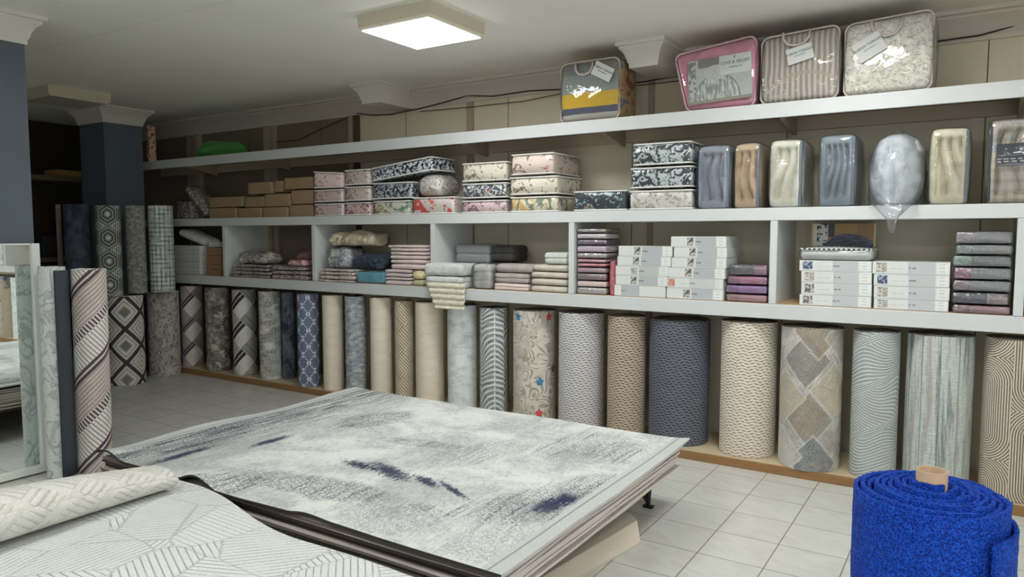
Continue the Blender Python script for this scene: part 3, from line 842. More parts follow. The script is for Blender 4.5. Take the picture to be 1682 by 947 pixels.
# mirror leaning on the near pillar, facing +X
@cached
def m_mirror(name):
    c = Ctx(name); return c.done((0.86, 0.91, 0.89), 0.015, None, metal=1.0)
mx = -5.405
mir = empty('mirror', (mx, 1.95, 0.012), 'tall white-framed mirror standing against the near blue pillar', 'mirror')
framem = m_plain('mirror_frame_white', rgb(206, 210, 204, 0.85), 0.4)
y0m, y1m, hm = -0.55, 0.485, 1.575
q = MB(); q.box(0.004, 0.01, y0m+0.03, y1m-0.03, 0.03, hm-0.005); q.obj('mirror_glass', m_mirror('mirror_silver'), mir)
q = MB(); q.box(-0.012, 0.004, y0m, y1m, 0.0, hm); q.obj('backboard', m_plain('mirror_back', rgb(120, 110, 96), 0.8), mir)
q = MB(); q.box(-0.012, 0.03, y1m-0.05, y1m, 0, hm, 0.004); q.obj('frame_side', framem, mir)
q = MB(); q.box(-0.012, 0.03, y0m, y0m+0.05, 0, hm, 0.004); q.obj('frame_side', framem, mir)
q = MB(); q.box(-0.012, 0.03, y0m+0.05, y1m-0.05, 0, 0.05, 0.004); q.obj('frame_rail', framem, mir)
q = MB(); q.box(-0.012, 0.012, y0m+0.05, y1m-0.05, hm-0.012, hm, 0.002); q.obj('frame_rail', framem, mir)

# dim shelving on the left wall, beyond the pillars
ds = empty('rack', (-10.27, 4.2, 0), 'dim wooden rack of shelves on the left wall between the pillars', 'rack')
q = MB()
for yy in (-1.2, 0.95): q.box(0, 0.45, yy, yy+0.04, 0, 2.7)
q.obj('upright', m_plain('rack_wood', rgb(74, 62, 52), 0.7), ds)
for z in (0.6, 1.3, 2.32):
    q = MB(); q.box(0, 0.47, -1.2, 1.0, z, z+0.06, 0.003); q.obj('shelf', m_plain('rack_shelf', rgb(120, 104, 86), 0.6), ds)
tan = m_plain('cardboard_tan', rgb(190, 150, 86), 0.7)
for i, (y, w, h, d) in enumerate(((4.85, 0.42, 0.08, 0.3), )):
    q = MB(); q.box(-0.15, 0.15, -w/2, w/2, 0, h, 0.005)
    tag(q.obj('box', tan, None, (-10.0, y+0.05, 2.3815)), 'flat tan cardboard box on the dim left-wall rack', 'box')
for i, (y, m, lab) in enumerate(((3.5, rgb(70, 66, 66), 'grey folded blanket on the dim left-wall rack, nearest the near pillar'), (4.1, rgb(86, 72, 62), 'brown folded blanket on the dim left-wall rack'), (4.7, rgb(58, 60, 66), 'slate folded blanket on the dim left-wall rack, nearest the far pillar'))):
    soft('folded_blanket', m_plain('rack_blanket_%d' % i, m, 0.9), 0.34, 0.4, 0.26, (-10.02, y-0.2, 1.362), label=lab, cat='blanket', group='blankets on the left-wall rack', seed=60+i)
# ------------------------------------------------------------------ rug piles
def rug_mesh(x0, x1, y0, y1, z, th, zf=None, edge=None, nx=60, ny=44):
    """flat rug: top face slot 0, underside/long-side binding slot 1, short ends slot 2"""
    V = []; UV = []
    for s in (0, 1):
        for i in range(nx+1):
            for j in range(ny+1):
                x = x0+(x1-x0)*i/nx; y = y0+(y1-y0)*j/ny
                if edge: x, y = edge(x, y, i/nx, j/ny)
                zz = z+(zf(x, y) if zf else 0)+(th if s == 0 else 0)
                V.append((x, y, zz)); UV.append((x, y))
    n = (nx+1)*(ny+1); F2 = []; MI = []
    g = lambda s, i, j: s*n+i*(ny+1)+j
    for i in range(nx):
        for j in range(ny):
            F2.append((g(0, i, j), g(0, i+1, j), g(0, i+1, j+1), g(0, i, j+1))); MI.append(0)
            F2.append((g(1, i, j), g(1, i, j+1), g(1, i+1, j+1), g(1, i+1, j))); MI.append(1)
    for i in range(nx):
        F2.append((g(0, i, 0), g(1, i, 0), g(1, i+1, 0), g(0, i+1, 0))); MI.append(1)
        F2.append((g(0, i, ny), g(0, i+1, ny), g(1, i+1, ny), g(1, i, ny))); MI.append(1)
    for j in range(ny):
        F2.append((g(0, 0, j), g(0, 0, j+1), g(1, 0, j+1), g(1, 0, j))); MI.append(2)
        F2.append((g(0, nx, j), g(1, nx, j), g(1, nx, j+1), g(0, nx, j+1))); MI.append(2)
    return V, F2, UV, MI
def rug(name, x0, x1, y0, y1, z, th, mats, label, group=None, zf=None, edge=None, nx=60, ny=44):
    V, F2, UV, MI = rug_mesh(x0, x1, y0, y1, z, th, zf, edge, nx, ny)
    cx, cy = (x0+x1)/2, (y0+y1)/2
    V = [(a-cx, b-cy, c-z) for a, b, c in V]
    o = new_obj(name, V, F2, mats, None, (cx, cy, z), 0, UV, MI, True, 50)
    return tag(o, label, 'rug', group)

def blob(c, u, v, cu, cv, ru, rv, ang=0.0):
    ca, sa = math.cos(ang), math.sin(ang)
    dx = (u-cu)*ca+(v-cv)*sa; dy = (v-cv)*ca-(u-cu)*sa
    return ((dx*(1/ru)).pow(2)+(dy*(1/rv)).pow(2)).sqrt()
PT = 0.405
def gp(px, py): p = at_z(px, py, PT); return p.x, p.y
@cached
def c_abstract(name):
    c = Ctx(name); u, v = c.uv()
    k = 0.88
    white, pale, grey, dark, navy = rgb(214, 215, 211, k), rgb(188, 190, 188, k), rgb(136, 141, 145, k), rgb(66, 73, 83, k), rgb(32, 44, 80, k)
    n = c.noise(c.comb(u, v, 0), 2.4, 7, 0.65, 0.5)
    n3 = c.noise(c.comb(u*55, v*24, 0), 1, 4, 0.72)
    fine = c.noise(c.comb(u*110, v*80, 0), 1, 2, 0.6)
    wu = u+(n-0.5)*0.05; wv = v+(n3-0.5)*0.012
    stv = c.noise(c.comb(wu*22, v*1.5, 0), 1, 6, 0.72); stv2 = c.noise(c.comb(wu*38, v*2.6, 3), 1, 6, 0.75)
    stf = c.noise(c.comb(wu*75, v*7.0, 5), 1, 4, 0.7)
    row = (wu*(1/0.034)).floor()
    scal = ((((wu*(1/0.034)).frac()-0.5)*2.0).pow(2)+(((wv*(1/0.03)+row.mod2()*0.5).frac()-0.5)*2.0).pow(2)).sqrt()
    scale_line = (scal-0.85).abs().ss(0.05, 0.3).inv()*(n3+fine*0.5).ss(0.6, 0.85)
    col = c.mix(n.ss(0.40, 0.62), white, pale)
    col = c.mix((n3+(n-0.5)*0.7).ss(0.50, 0.64)*0.42, col, grey)
    col = c.mix(stf.ss(0.60, 0.70)*n.ss(0.45, 0.6)*0.5, col, grey)
    left = (u+4.22+(stv-0.5)*0.8+(n-0.5)*0.7).ss(0.25, 0.85).inv()
    col = c.mix(left*(stv+(fine-0.5)*0.25).ss(0.44, 0.52)*0.8, col, grey)
    col = c.mix(left*(stv2+(fine-0.5)*0.4).ss(0.50, 0.58)*0.9, col, dark)
    for px, py, ru, rv, an, sd, sg in ((430, 690, 0.42, 0.22, 1.2, 0.9, 0.5), (330, 720, 0.42, 0.3, 1.4, 0.9, 0.5), (360, 800, 0.3, 0.2, 1.2, 0.8, 0.6), (520, 800, 0.75, 0.15, 0.15, 0.6, 0.9), (610, 690, 0.34, 0.22, 1.3, 0.9, 0.7),
                                       (640, 850, 0.34, 0.22, 0.1, 0.1, 0.8), (870, 905, 0.45, 0.22, 0.3, 0.15, 0.7), (960, 735, 0.42, 0.3, 1.5, 0.55, 0.4), (890, 832, 0.45, 0.26, 0.9, 0.7, 0.7), (985, 800, 0.3, 0.2, 0.9, 0.5, 0.7), (780, 745, 0.45, 0.2, 1.2, 0.3, 0.6), (700, 730, 0.4, 0.1, 0.2, 0.4, 0.6), (1040, 745, 0.3, 0.2, 1.5, 0.4, 0.3)):
        cu, cv = gp(px, py); b = blob(c, u, v, cu, cv, ru, rv, an)
        m = (b+(n-0.5)*1.6+(stv-0.5)*1.2+(n3-0.5)*0.5).ss(0.6, 0.95).inv()
        col = c.mix(m*(scale_line*0.9).max((fine+n3*0.5).ss(0.6, 0.8)*0.55)*sg, col, grey)
        col = c.mix(m*scale_line*sd*0.75, col, dark)
        col = c.mix(m*(stv2+(fine-0.5)*0.5).ss(0.53, 0.60)*sd, col, dark)
    for px, py, ru, rv, an in ((590, 765, 0.16, 0.06, -0.1), (640, 776, 0.26, 0.085, -0.30), (700, 792, 0.16, 0.05, -0.4), (745, 806, 0.2, 0.03, -0.45), (905, 832, 0.09, 0.16, 0.1), (930, 822, 0.08, 0.10, 0.4), (445, 726, 0.05, 0.22, 0.0), (300, 748, 0.05, 0.3, 0.0)):
        cu, cv = gp(px, py); b = blob(c, u, v, cu, cv, ru, rv, an)
        m = (b+(n3-0.5)*2.2+(fine-0.5)*1.2+(stf-0.5)*1.0).ss(0.35, 0.9).inv()
        col = c.mix(m*0.92, col, navy)
    e = (u*-1.0-1.43).min(u+4.17)
    col = c.mix(e.ss(0.075, 0.09).inv(), col, pale)
    ln = (e-0.05).abs().ss(0.003, 0.007).inv(); col = c.mix(ln*0.6, col, rgb(110, 114, 116))
    return carpet_done(c, col, n3*0.4+scale_line*0.3, 0.4)

binding_dark = m_plain('rug_binding_dark', rgb(64, 58, 54, 0.8), 0.95, 0.3, 90)
binding_pale = m_plain('rug_binding_grey', rgb(176, 168, 160, 0.8), 0.95, 0.3, 90)
binding_mid = m_plain('rug_binding_brown', rgb(118, 106, 96, 0.8), 0.95, 0.3, 90)
@cached
def c_ends(name, base, spot=None):
    c = Ctx(name); x, y, z = c.ob()
    n = c.noise(c.comb(x, y, z*3), 160, 3); m = c.noise(c.comb(0.0, y, 0.0), 2.3, 2)
    col = c.scale(base, n*0.4+0.8)
    if spot: col = c.mix(m.ss(0.56, 0.62), col, spot)
    return c.done(col, 0.95, n, 0.4, 0.004)
ends_pink = c_ends('rug_ends_pinkish', rgb(222, 210, 202, 0.8)); ends_grey = c_ends('rug_ends_grey', rgb(190, 192, 186, 0.8))
ends_red = c_ends('rug_ends_red_flecked', rgb(218, 204, 194, 0.8), rgb(176, 108, 98, 0.8))
pilem = c_plain('rug_pile_pink_white', rgb(206, 194, 188, 0.8), rgb(186, 170, 164, 0.8))

blackm = m_plain('black_metal', rgb(34, 34, 34), 0.45)
def pallet(x0, x1, y0, y1, zt, label, legs):
    o = empty('display_base', ((x0+x1)/2, (y0+y1)/2, 0), label, 'display base')
    w, d = (x1-x0)/2, (y1-y0)/2
    q = MB(); q.box(-w, w, -d, d, zt-0.05, zt, 0.01); q.obj('deck', m_plain('base_board', rgb(110, 96, 82), 0.8), o)
    for lx, ly in legs:
        lx -= (x0+x1)/2; ly -= (y0+y1)/2; q = MB()
        q.box(lx-0.03, lx+0.03, ly-0.02, ly+0.02, 0, 0.012)
        q.tube([(lx, ly, 0.01), (lx-0.012, ly-0.01, zt-0.05)], 0.013, 8)
        q.tube([(lx, ly, 0.015), (lx+0.0, ly+0.03, zt-0.05)], 0.012, 8)
        q.tube([(lx, ly, 0.02), (lx-0.10, ly-0.02, zt-0.05)], 0.011, 8)
        q.obj('leg', blackm, o)
    return o
pallet(-4.05, -1.56, 2.32, 4.10, 0.225, 'low rug display base with black splayed legs under the grey-white rug pile', [(-1.62, 4.06), (-3.95, 4.02), (-3.95, 2.4), (-1.64, 2.4)])
RG = 'rugs layered under the grey-white abstract rug'
rnd = random.Random(5); z = 0.226
names = ['bottom rug of the pile under the abstract rug', 'second rug from the bottom of the far pile', 'third rug from the bottom of the far pile', 'fourth rug from the bottom of the far pile',
         'fifth rug from the bottom of the far pile', 'sixth rug from the bottom of the far pile', 'seventh rug from the bottom of the far pile', 'eighth rug from the bottom of the far pile', 'ninth rug from the bottom of the far pile', 'pink-flecked rug directly under the abstract rug']
for i in range(10):
    th = 0.01645
    ex = ends_red if i == 9 else ends_pink
    dx = rnd.uniform(-0.02, 0.02); dy = rnd.uniform(-0.02, 0.02)
    wob = rnd.uniform(0, 9)
    zf = lambda x, y, w=wob: 0
    def ed(x, y, s, t, w=wob):
        k = mnoise.noise(Vector((w, y*1.6, 0)))*0.012*s; l = mnoise.noise(Vector((x*1.3, w, 3)))*0.012*(1-t)
        return x+k, y+l
    rug('rug', -4.17+dx, -1.455+dx*0.8-0.012*(9-i)*0.3, 2.17+dy, 4.16+dy, z, th-0.003, (pilem, (binding_dark, binding_mid, binding_dark, binding_pale)[i % 4], ex), names[i]+', pinkish-white ends and dark bound sides', RG, None, ed, 40, 30)
    z += th
def top_z(x, y):
    f = max(0.0, 1-(y-2.13)/0.32)                       # close to the front edge
    r = 0.0
    if f > 0 and x < -2.3:
        k = min(1.0, (-2.3-x)/0.5)
        r = f*f*k*(0.030*math.sin((x+4.2)*7.4+0.6)-0.004 + 0.014*math.sin((x+4.2)*15))
        r = max(r, -0.002)
    c = max(0.0, 1-(x+4.2)/0.22); r += 0.012*c*math.sin(y*5)
    d = max(0.0, (x+1.60)/0.2)*max(0.0, (y-3.8)/0.4); r += 0.02*d*d
    return r+0.004*mnoise.noise(Vector((x*2.2, y*2.2, 0)))+0.004
def top_e(x, y, s, t):
    return x+mnoise.noise(Vector((4, y*1.4, 0)))*0.012, y+mnoise.noise(Vector((x*1.5, 7, 0)))*0.018
rug('rug', -4.185, -1.415, 2.135, 4.19, z+0.006, 0.011, (c_abstract('rug_abstract'), binding_dark, ends_grey), 'large white and grey abstract rug with navy smears, on top of the far pile', None, top_z, top_e, 110, 80)

# folded cream wrapping sheet on the tiles below the pile edge
q = MB()
P = lambda a, b, z: (a, b, z)
v = [(-1.455, 3.54, 0.0), (-1.62, 2.6, 0.0), (-2.2, 2.6, 0.0), (-2.2, 3.8, 0.0),
     (-1.455, 3.54, 0.012), (-1.62, 2.6, 0.02), (-2.2, 2.6, 0.03), (-2.2, 3.8, 0.03), (-1.50, 3.60, 0.10), (-1.60, 2.9, 0.09), (-1.62, 2.6, 0.10), (-1.75, 3.78, 0.14), (-1.95, 2.9, 0.14)]
q.add(v, [(0, 3, 2, 1), (0, 1, 5, 4), (1, 2, 6, 5), (2, 3, 7, 6), (3, 0, 4, 7), (4, 5, 9, 8), (5, 10, 9), (8, 9, 12, 11), (9, 10, 12), (4, 8, 11, 7), (7, 11, 12, 6), (6, 12, 10, 5)])
v = [(a+1.9, b-3.0, c) for a, b, c in q.v]; q.v = v
tag(q.obj('wrapping_sheet', m_plain('wrapping_cream', rgb(206, 192, 172, 0.85), 0.6, 0.06, 6), loc=(-1.9, 3.0, 0.001)), 'folded cream wrapping sheet on the tiles under the right end of the far rug pile', 'wrapping sheet')

# foreground pile
FT = 0.43
@cached
def c_shards(name, base, line, s=3.2, per=0.026, w=0.13, off=0.0):
    c = Ctx(name); u, v = c.uv(); u = u+off
    vec = c.comb(u, v, 0)
    cr, cg, cb = c.voro(vec, s, out='Color')
    ed = c.voro(vec, s, feature='DISTANCE_TO_EDGE')
    n = c.noise(c.comb(u*9, v*9, 0), 1, 4)
    a = (cr*8.0).floor()*(PI/8)
    t = u*a.cos()+v*a.sin()
    ln = ((t*(1/per)).frac()-0.5).abs().ss(0.5-w, 0.48)
    keep = (cg > 0.08)*n.ss(0.36, 0.52)
    e = ed.ss(0.006, 0.016).inv()
    col = c.mix((ln*keep*0.75).max(e*0.4), c.scale(base, n*0.1+0.95), line)
    return carpet_done(c, col, ln.inv(), 0.45)
pallet(-3.4, -1.05, 0.2, 1.85, 0.225, 'low rug display base under the foreground white rug pile', [(-1.15, 1.8), (-3.3, 1.8), (-3.3, 0.3), (-1.15, 0.3)])
z = 0.226
for i in range(7):
    rug('rug', -3.47+rnd.uniform(-.02, .02), -0.98, 0.1, 1.87+rnd.uniform(-.02, .01), z, 0.0232, (pilem, binding_mid if i % 2 else binding_dark, ends_grey), 'white rug with dark bound sides hidden under the foreground shard-patterned rug', 'rugs layered under the foreground rug', None, None, 12, 10); z += 0.0264
def fg_edge(x, y, s, t):
    k = min(1.0, max(0.0, (x+3.2)/1.0)); k = k*k*(3-2*k)
    yy = y-0.165*k*t*t
    return x, yy+mnoise.noise(Vector((x*1.4, 2, 9)))*0.03*t
def fg_z(x, y):
    d = max(0.0, (y-1.75)/0.3)
    return 0.012*mnoise.noise(Vector((x*1.6, y*1.9, 5)))+0.006+max(-0.0, 0)*d
rug('rug', -3.56, -0.93, 0.05, 2.075, z+0.008, 0.012, (c_shards('rug_white_shards', rgb(210, 212, 209, 0.92), rgb(146, 149, 149, 0.88)), binding_mid, ends_grey), 'foreground white rug with thin grey shard lines', None, fg_z, fg_edge, 90, 70)
# loosely rolled cream rug lying on it
@cached
def c_zigzag(name, base, line):
    c = Ctx(name); u, v = c.uv(); n = c.noise(c.comb(u*6, v*6, 0), 1, 4)
    cell = 0.14
    a = (u+v)*(0.7071/cell); b = (u-v)*(0.7071/cell)
    par = (a.floor()+b.floor()).mod2(); t = b+(a-b)*par; o = a+(b-a)*par
    ln = ((t*(cell/0.035)).frac()-0.5).abs().ss(0.3, 0.42)*(o.frac() < 0.7)
    f = ((v*(1/0.12)+(u*(1/0.12)).pingpong(1.0)*0.8).frac()-0.5).abs().ss(0.34, 0.42)
    col = c.mix(ln*0.55*n.ss(0.3, 0.5), base, line); col = c.mix(f*0.22, col, line)
    return carpet_done(c, col, ln.inv(), 0.35)
V, Fc, UV, MI = spiral_mesh(0.125, 1.75, -PI/2, flap=1.9, pitch=0.018, N=5, seg=36, nz=12, seed=77, core=0.02, jit=0.004, squash=1.0)
zz = z+0.02
V2 = []
for x, y, w in V:                                        # local: axis along +Y, flattened towards its far end
    Y = w+0.21; t = min(1.0, max(0.0, (Y-1.0)/0.95)); hh = (0.235-0.125*t**1.5)/2
    V2.append((-0.05*t+x/0.125*0.135, w, hh+y/0.125*hh*0.98))
o = new_obj('rolled_rug', V2, Fc, (c_zigzag('rug_cream_zigzag', rgb(204, 202, 194, 0.86), rgb(168, 164, 152, 0.86)), m_plain('rug_back_beige', rgb(196, 180, 156, 0.8), 0.9)), None, (-3.2, 0.21, zz+0.010), 0, UV, MI, True, 60)
tag(o, 'loosely rolled cream rug with zigzag lines lying on the foreground white rug', 'rolled rug')

# ------------------------------------------------------------------ blue artificial grass roll
@cached
def c_grass(name):
    c = Ctx(name); x, y, z = c.ob(); p = c.comb(x, y, z)
    n = c.noise(p, 210, 3, 0.7); n2 = c.noise(p, 60, 3, 0.6); n3 = c.voro(p, 150)
    f = (n+n3*0.5-0.2)
    col = c.mix(f.ss(0.3, 0.75), rgb(6, 30, 130, 0.8, 1.0), rgb(30, 96, 226, 0.8, 1.0))
    return c.done(c.scale(col, n2*0.5+0.75), 0.6, n*0.6+n3, 1.0, 0.012, 0.2)
BH = 0.82
cx, cy, R, D = tangent(1394, 1678, 830, D=2.70)
print('blue roll', cx, cy, R, D)
br = empty('artificial_grass_roll', (cx, cy, 0), 'bright blue artificial grass roll with cardboard core, standing on the tiles at right', 'grass roll')
def bz(turn, ang):
    zt = 0.0042*min(turn, 10)+0.012*max(0.0, 1-abs(turn-10)/3)
    zt += 0.006*math.sin(int(turn)*2.4)
    if turn < 0.42: zt -= 0.062*min(1.0, (0.42-turn)/0.2)
    return zt
phi = math.atan2(-cy, -cx)
V, Fc, UV, MI = spiral_mesh(R, BH-0.02, phi, flap=0.72, pitch=0.0205, N=11, seg=110, nz=26, core=0.045, ztopfn=bz, jit=0.002, fuzz=0.0016, seed=3, flare=0.014, thick=0.62, hand=-1)
new_obj('grass_mat', V, Fc, (c_grass('blue_grass'), c_grass('blue_grass')), br, uvs=UV, mi=MI, smooth=True)
q = MB(); n = 40
for i in range(n):
    a0, a1 = 2*PI*i/n, 2*PI*(i+1)/n; k = len(q.v); z0, z1 = 0.0, BH+0.062
    for a in (a0, a1):
        for rr, zz in ((0.046, z0), (0.046, z1-0.002), (0.0445, z1), (0.0405, z1), (0.039, z1-0.002), (0.039, z0)): q.v.append((rr*math.cos(a), rr*math.sin(a), zz))
    for j in range(5): q.f.append((k+j, k+6+j, k+7+j, k+1+j)); q.m.append(0)
q.obj('cardboard_core', m_plain('core_cardboard', rgb(188, 156, 124, 0.85), 0.8, 0.08, 40), br, smooth=True, sharp=40)
# ------------------------------------------------------------------ goods on the shelves
def fit(px0, px1, py0, py1, Y):
    """front rectangle drawn on the plane y=Y -> x centre, width, bottom z, height"""
    xa = at_y(px0, (py0+py1)/2, Y).x; xb = at_y(px1, (py0+py1)/2, Y).x
    m = (px0+px1)/2
    z1 = at_y(m, py0, Y).z; z0 = at_y(m, py1, Y).z
    return (xa+xb)/2, xb-xa, z0, z1-z0
def top_of(px, py, Y): return at_y(px, py, Y).z

@cached
def p_print(name, base, c1, c2=None, s=22, t1=(0.52, 0.56), t2=(0.56, 0.6), coat=0.25, dist=1.0):
    c = Ctx(name); u, v = c.uv()
    n = c.noise(c.comb(u, v*1.2, 0), s, 3, 0.6, dist); w = c.noise(c.comb(u+3.0, v, 5), s*0.6, 3, 0.6, dist*1.4); f = c.noise(c.comb(u, v, 0), 120, 2)
    col = c.mix(n.ss(*t1), base, c1)
    if c2: col = c.mix(w.ss(*t2), col, c2)
    return c.done(c.scale(col, f*0.3+0.85), 0.6, n, 0.25, 0.006, 0.3, coat=coat)
@cached
def p_scroll(name, base, line, s=13, k=16, coat=0.3, duty=(0.35, 0.75)):
    c = Ctx(name); u, v = c.uv()
    w = c.noise(c.comb(u, v, 0), s, 2, 0.5, 1.4); n = c.noise(c.comb(u, v, 2), 30, 3)
    f = ((w*k).sin()).ss(*duty)*n.ss(0.36, 0.46)
    return c.done(c.mix(f, base, line), 0.55, f, 0.2, 0.004, 0.35, coat=coat)
@cached
def p_fab(name, base, dark=None, s=6, coat=0.0, rough=0.85, fine=150):
    c = Ctx(name); x, y, z = c.ob(); p = c.comb(x, y, z)
    n = c.noise(p, s, 4, 0.6, 0.6); f = c.noise(p, fine, 2)
    d = dark or tuple(v*0.72 for v in base)
    return c.done(c.mix(n.ss(0.35, 0.72), base, d), rough, n+f*0.3, 0.35, 0.012, 0.25, coat=coat, sheen=0.1)
@cached
def p_check(name, base, line, s=0.012):
    c = Ctx(name); u, v = c.uv(); f = lines(u, s, 0.35).max(lines(v, s, 0.3)*0.7)
    n = c.noise(c.comb(u, v, 0), 40, 3)
    return c.done(c.scale(c.mix(f*0.6, base, line), n*0.3+0.85), 0.85, f, 0.2, 0.003, 0.2)
@cached
def p_rows(name, cols, s=60):
    c = Ctx(name); u, v = c.uv()
    n = c.noise(c.comb(u*18, v*s, 0), 1, 4, 0.6, 0.5); m = c.noise(c.comb(u*30+2.0, v*s*1.6, 4), 1, 4, 0.65, 0.5)
    col = c.mix(n.ss(0.44, 0.54), cols[0], cols[1]); col = c.mix(m.ss(0.55, 0.6), col, cols[2])
    return c.done(col, 0.45, n, 0.4, 0.008, 0.4, coat=0.5)

film = m_film('clear_plastic_film', tint=(0.985, 0.988, 0.99), gloss=0.07, rough=0.035, wr=7, bump=0.30)
film_soft = m_film('clear_plastic_soft', tint=(0.985, 0.988, 0.99), gloss=0.06, rough=0.05, wr=9, bump=0.5, milky=0.03)
film_shrink = m_film('shrink_wrap', tint=(0.985, 0.988, 0.99), gloss=0.20, rough=0.08, wr=9, bump=0.9, milky=0.03, wsc=(2.2, 1, 5))
film_bag = m_film('cloudy_plastic_bag', tint=(0.93, 0.94, 0.95), gloss=0.07, rough=0.05, wr=12, bump=0.45, milky=0.07)
pipe_w = m_plain('piping_white', rgb(232, 230, 226), 0.4); pipe_g = m_plain('piping_grey', rgb(150, 158, 162), 0.5)

def add_cover(o, w, d, h, r=0.02, m=None, seed=0, puff=0.014, ws=14, wr=0.004, e=0.006):
    V, Fc = soft_raw(w+2*e, d+2*e, h+e, r, puff, wr, ws, seed+50, (max(4, int(w/.03)), 6, max(3, int(h/.03))))
    return new_obj('plastic_cover', [(x, y-e, zz) for x, y, zz in V], Fc, m or film, o, smooth=True)
def add_piping(o, w, d, h, mat, r=0.0068, zs=None, cr=0.025, fn=None):
    for zz in (zs or (0.008, h-0.002)):
        pts = rrect(w+0.020, d+0.020, zz, cr, -0.010)
        if fn: pts = [fn(Vector(p), w, d, h) for p in pts]
        q = MB(); q.tube(pts, r, 6, True); q.obj('piping', mat, o, smooth=True)

def zipbag(name, px0, px1, py0, zb, mat, label, cat, group, Yf=5.17, d=0.30, pm=pipe_w, cover=True, seed=0, slope=0.0, puff=0.012, h=None, r=0.022, wr=0.006, tilt=0.0):
    X, w, _, _ = fit(px0, px1, py0, py0+20, Yf)
    h = h or top_of((px0+px1)/2, py0, Yf)-zb-0.002
    w -= 0.004+2*(puff*0.6+wr*0.5+(0.007 if cover else 0.001)); h -= puff*0.7+wr*0.4+(0.006 if cover else 0)
    hs = puff*0.7+wr*0.4+(0.006 if cover else 0)
    sh = (lambda q, ux, uy, uz: Vector((q.x, q.y, q.z+slope*ux*(0.5+0.5*uz)))) if slope else None
    V, Fc = soft_raw(w, d, h, r, puff, wr, 9, seed, None, sh)
    o = tag(new_obj(name, V, Fc, mat, None, (X, Yf, zb+0.001), 0, smooth=True), label, cat, group)
    if pm:
        fn = (lambda p, w, d, h: Vector((p.x, p.y, p.z+slope*(p.x/(w/2))*(p.z/h)))) if slope else None
        add_piping(o, w, d, h, pm, fn=fn)
    if tilt: o.rotation_euler = (0, -tilt, 0); o.location.z += 0.5*w*math.sin(tilt)
    if cover and not slope: add_cover(o, w, d, h, r, film_soft, seed, puff)
    return o, zb+h+hs+0.003

# --- brown paper packets
BP = m_wood('kraft_paper', rgb(136, 112, 84, 0.5), rgb(110, 90, 66, 0.5))
PG = 'brown paper packets on the middle shelf'
def packet(px0, px1, py0, zb, lab, Yf=5.2, d=0.26, rot=0.0, h=None):
    X, w, _, _ = fit(px0, px1, py0, py0+15, Yf); h = h or top_of((px0+px1)/2, py0, Yf)-zb-0.002
    V, Fc = soft_raw(w-0.006, d, h, 0.008, 0.004, 0.004, 7, int(px0))
    o = tag(new_obj('paper_packet', V, Fc, BP, None, (X, Yf, zb+0.001), rot, smooth=True, sharp=50), lab, 'packet', PG)
    q = MB(); ww = (w-0.006)/2+0.0015
    q.box(ww*0.45, ww*0.62, -0.004, d+0.004, -0.0, h+0.007); 
    return zb+h+0.008
z1 = [packet(343, 388, 341, MS1, 'brown paper packet at the left end of the bottom row'), packet(391, 429, 341, MS1, 'second brown paper packet from the left in the bottom row'),
      packet(432, 473, 340, MS1, 'third brown paper packet from the left in the bottom row'), packet(475, 514, 336, MS1, 'brown paper packet at the right end of the bottom row, beside the pink bags')]
z2 = [packet(343, 399, 323, z1[0], 'brown paper packet at the left end of the second row'), packet(401, 433, 323, z1[1], 'second brown paper packet from the left in the second row'),
      packet(434, 476, 318, z1[2], 'third brown paper packet from the left in the second row'), packet(478, 514, 312, z1[3], 'brown paper packet at the right end of the second row')]
packet(407, 446, 299, max(z2[1], z2[2]), 'tilted brown paper packet at the left end of the top row')
packet(451, 464, 296, z2[2]+0.012, 'narrow brown paper packet set between two wider ones in the top row', 5.22, 0.2)
packet(467, 513, 291, z2[3]+0.008, 'brown paper packet at the right end of the top row')
# plastic wrapped bundles at the far left
gl = p_print('bundle_grey_print', rgb(120, 112, 104, 0.4), rgb(74, 68, 64, 0.4), rgb(160, 154, 148, 0.4), 30)
X, w, zb, h = fit(291, 312, 328, 358, 5.25)
o = soft('wrapped_bundle', gl, w+0.05, 0.3, h, (X, 5.25, MS1+0.001), label='dark plastic-wrapped bundle at the far left of the middle shelf', cat='bundle', wr=0.02, ws=8, seed=3, r=0.03)
add_cover(o, w+0.05, 0.3, h, 0.03, film, 4, wr=0.02)
V, Fc = soft_raw(0.50, 0.22, 0.10, 0.04, 0.01, 0.012, 8, 8)
o = tag(new_obj('wrapped_bundle', V, Fc, gl, None, (at_y(319, 330, 5.2).x, 5.19, MS1+0.17), 0, smooth=True), 'long plastic-wrapped bundle leaning down beside the brown packets', 'bundle')
o.rotation_euler = (0, math.radians(38), 0); add_cover(o, 0.50, 0.22, 0.10, 0.04, film, 9, wr=0.008)

# --- zipped bedding bags on the middle shelf
BG = 'zipped bedding bags on the middle shelf'
pk1 = p_print('print_pink_rose', rgb(196, 172, 170, 0.55), rgb(150, 84, 94, 0.55), rgb(214, 202, 198, 0.55), 15, (0.55, 0.6))
pk2 = p_print('print_dusty_pink', rgb(188, 174, 166, 0.55), rgb(84, 64, 64, 0.55), rgb(160, 128, 122, 0.55), 18, (0.56, 0.6))
pk3 = p_print('print_maroon', rgb(188, 160, 158, 0.5), rgb(120, 56, 66, 0.5), rgb(206, 186, 182, 0.5), 22)
blk = p_scroll('print_black_floral', rgb(32, 36, 42, 0.55), rgb(160, 168, 174, 0.55), 16, 15)
orf = p_print('print_orange_green', rgb(196, 194, 180, 0.55), rgb(206, 136, 74, 0.55), rgb(96, 122, 96, 0.55), 12, (0.55, 0.6), (0.52, 0.58))
lace = p_print('print_lace_grey', rgb(182, 176, 170, 0.55), rgb(120, 114, 110, 0.55), None, 40)
redp = p_print('print_red_white', rgb(202, 196, 188, 0.55), rgb(196, 66, 58, 0.55), None, 9, (0.5, 0.54))
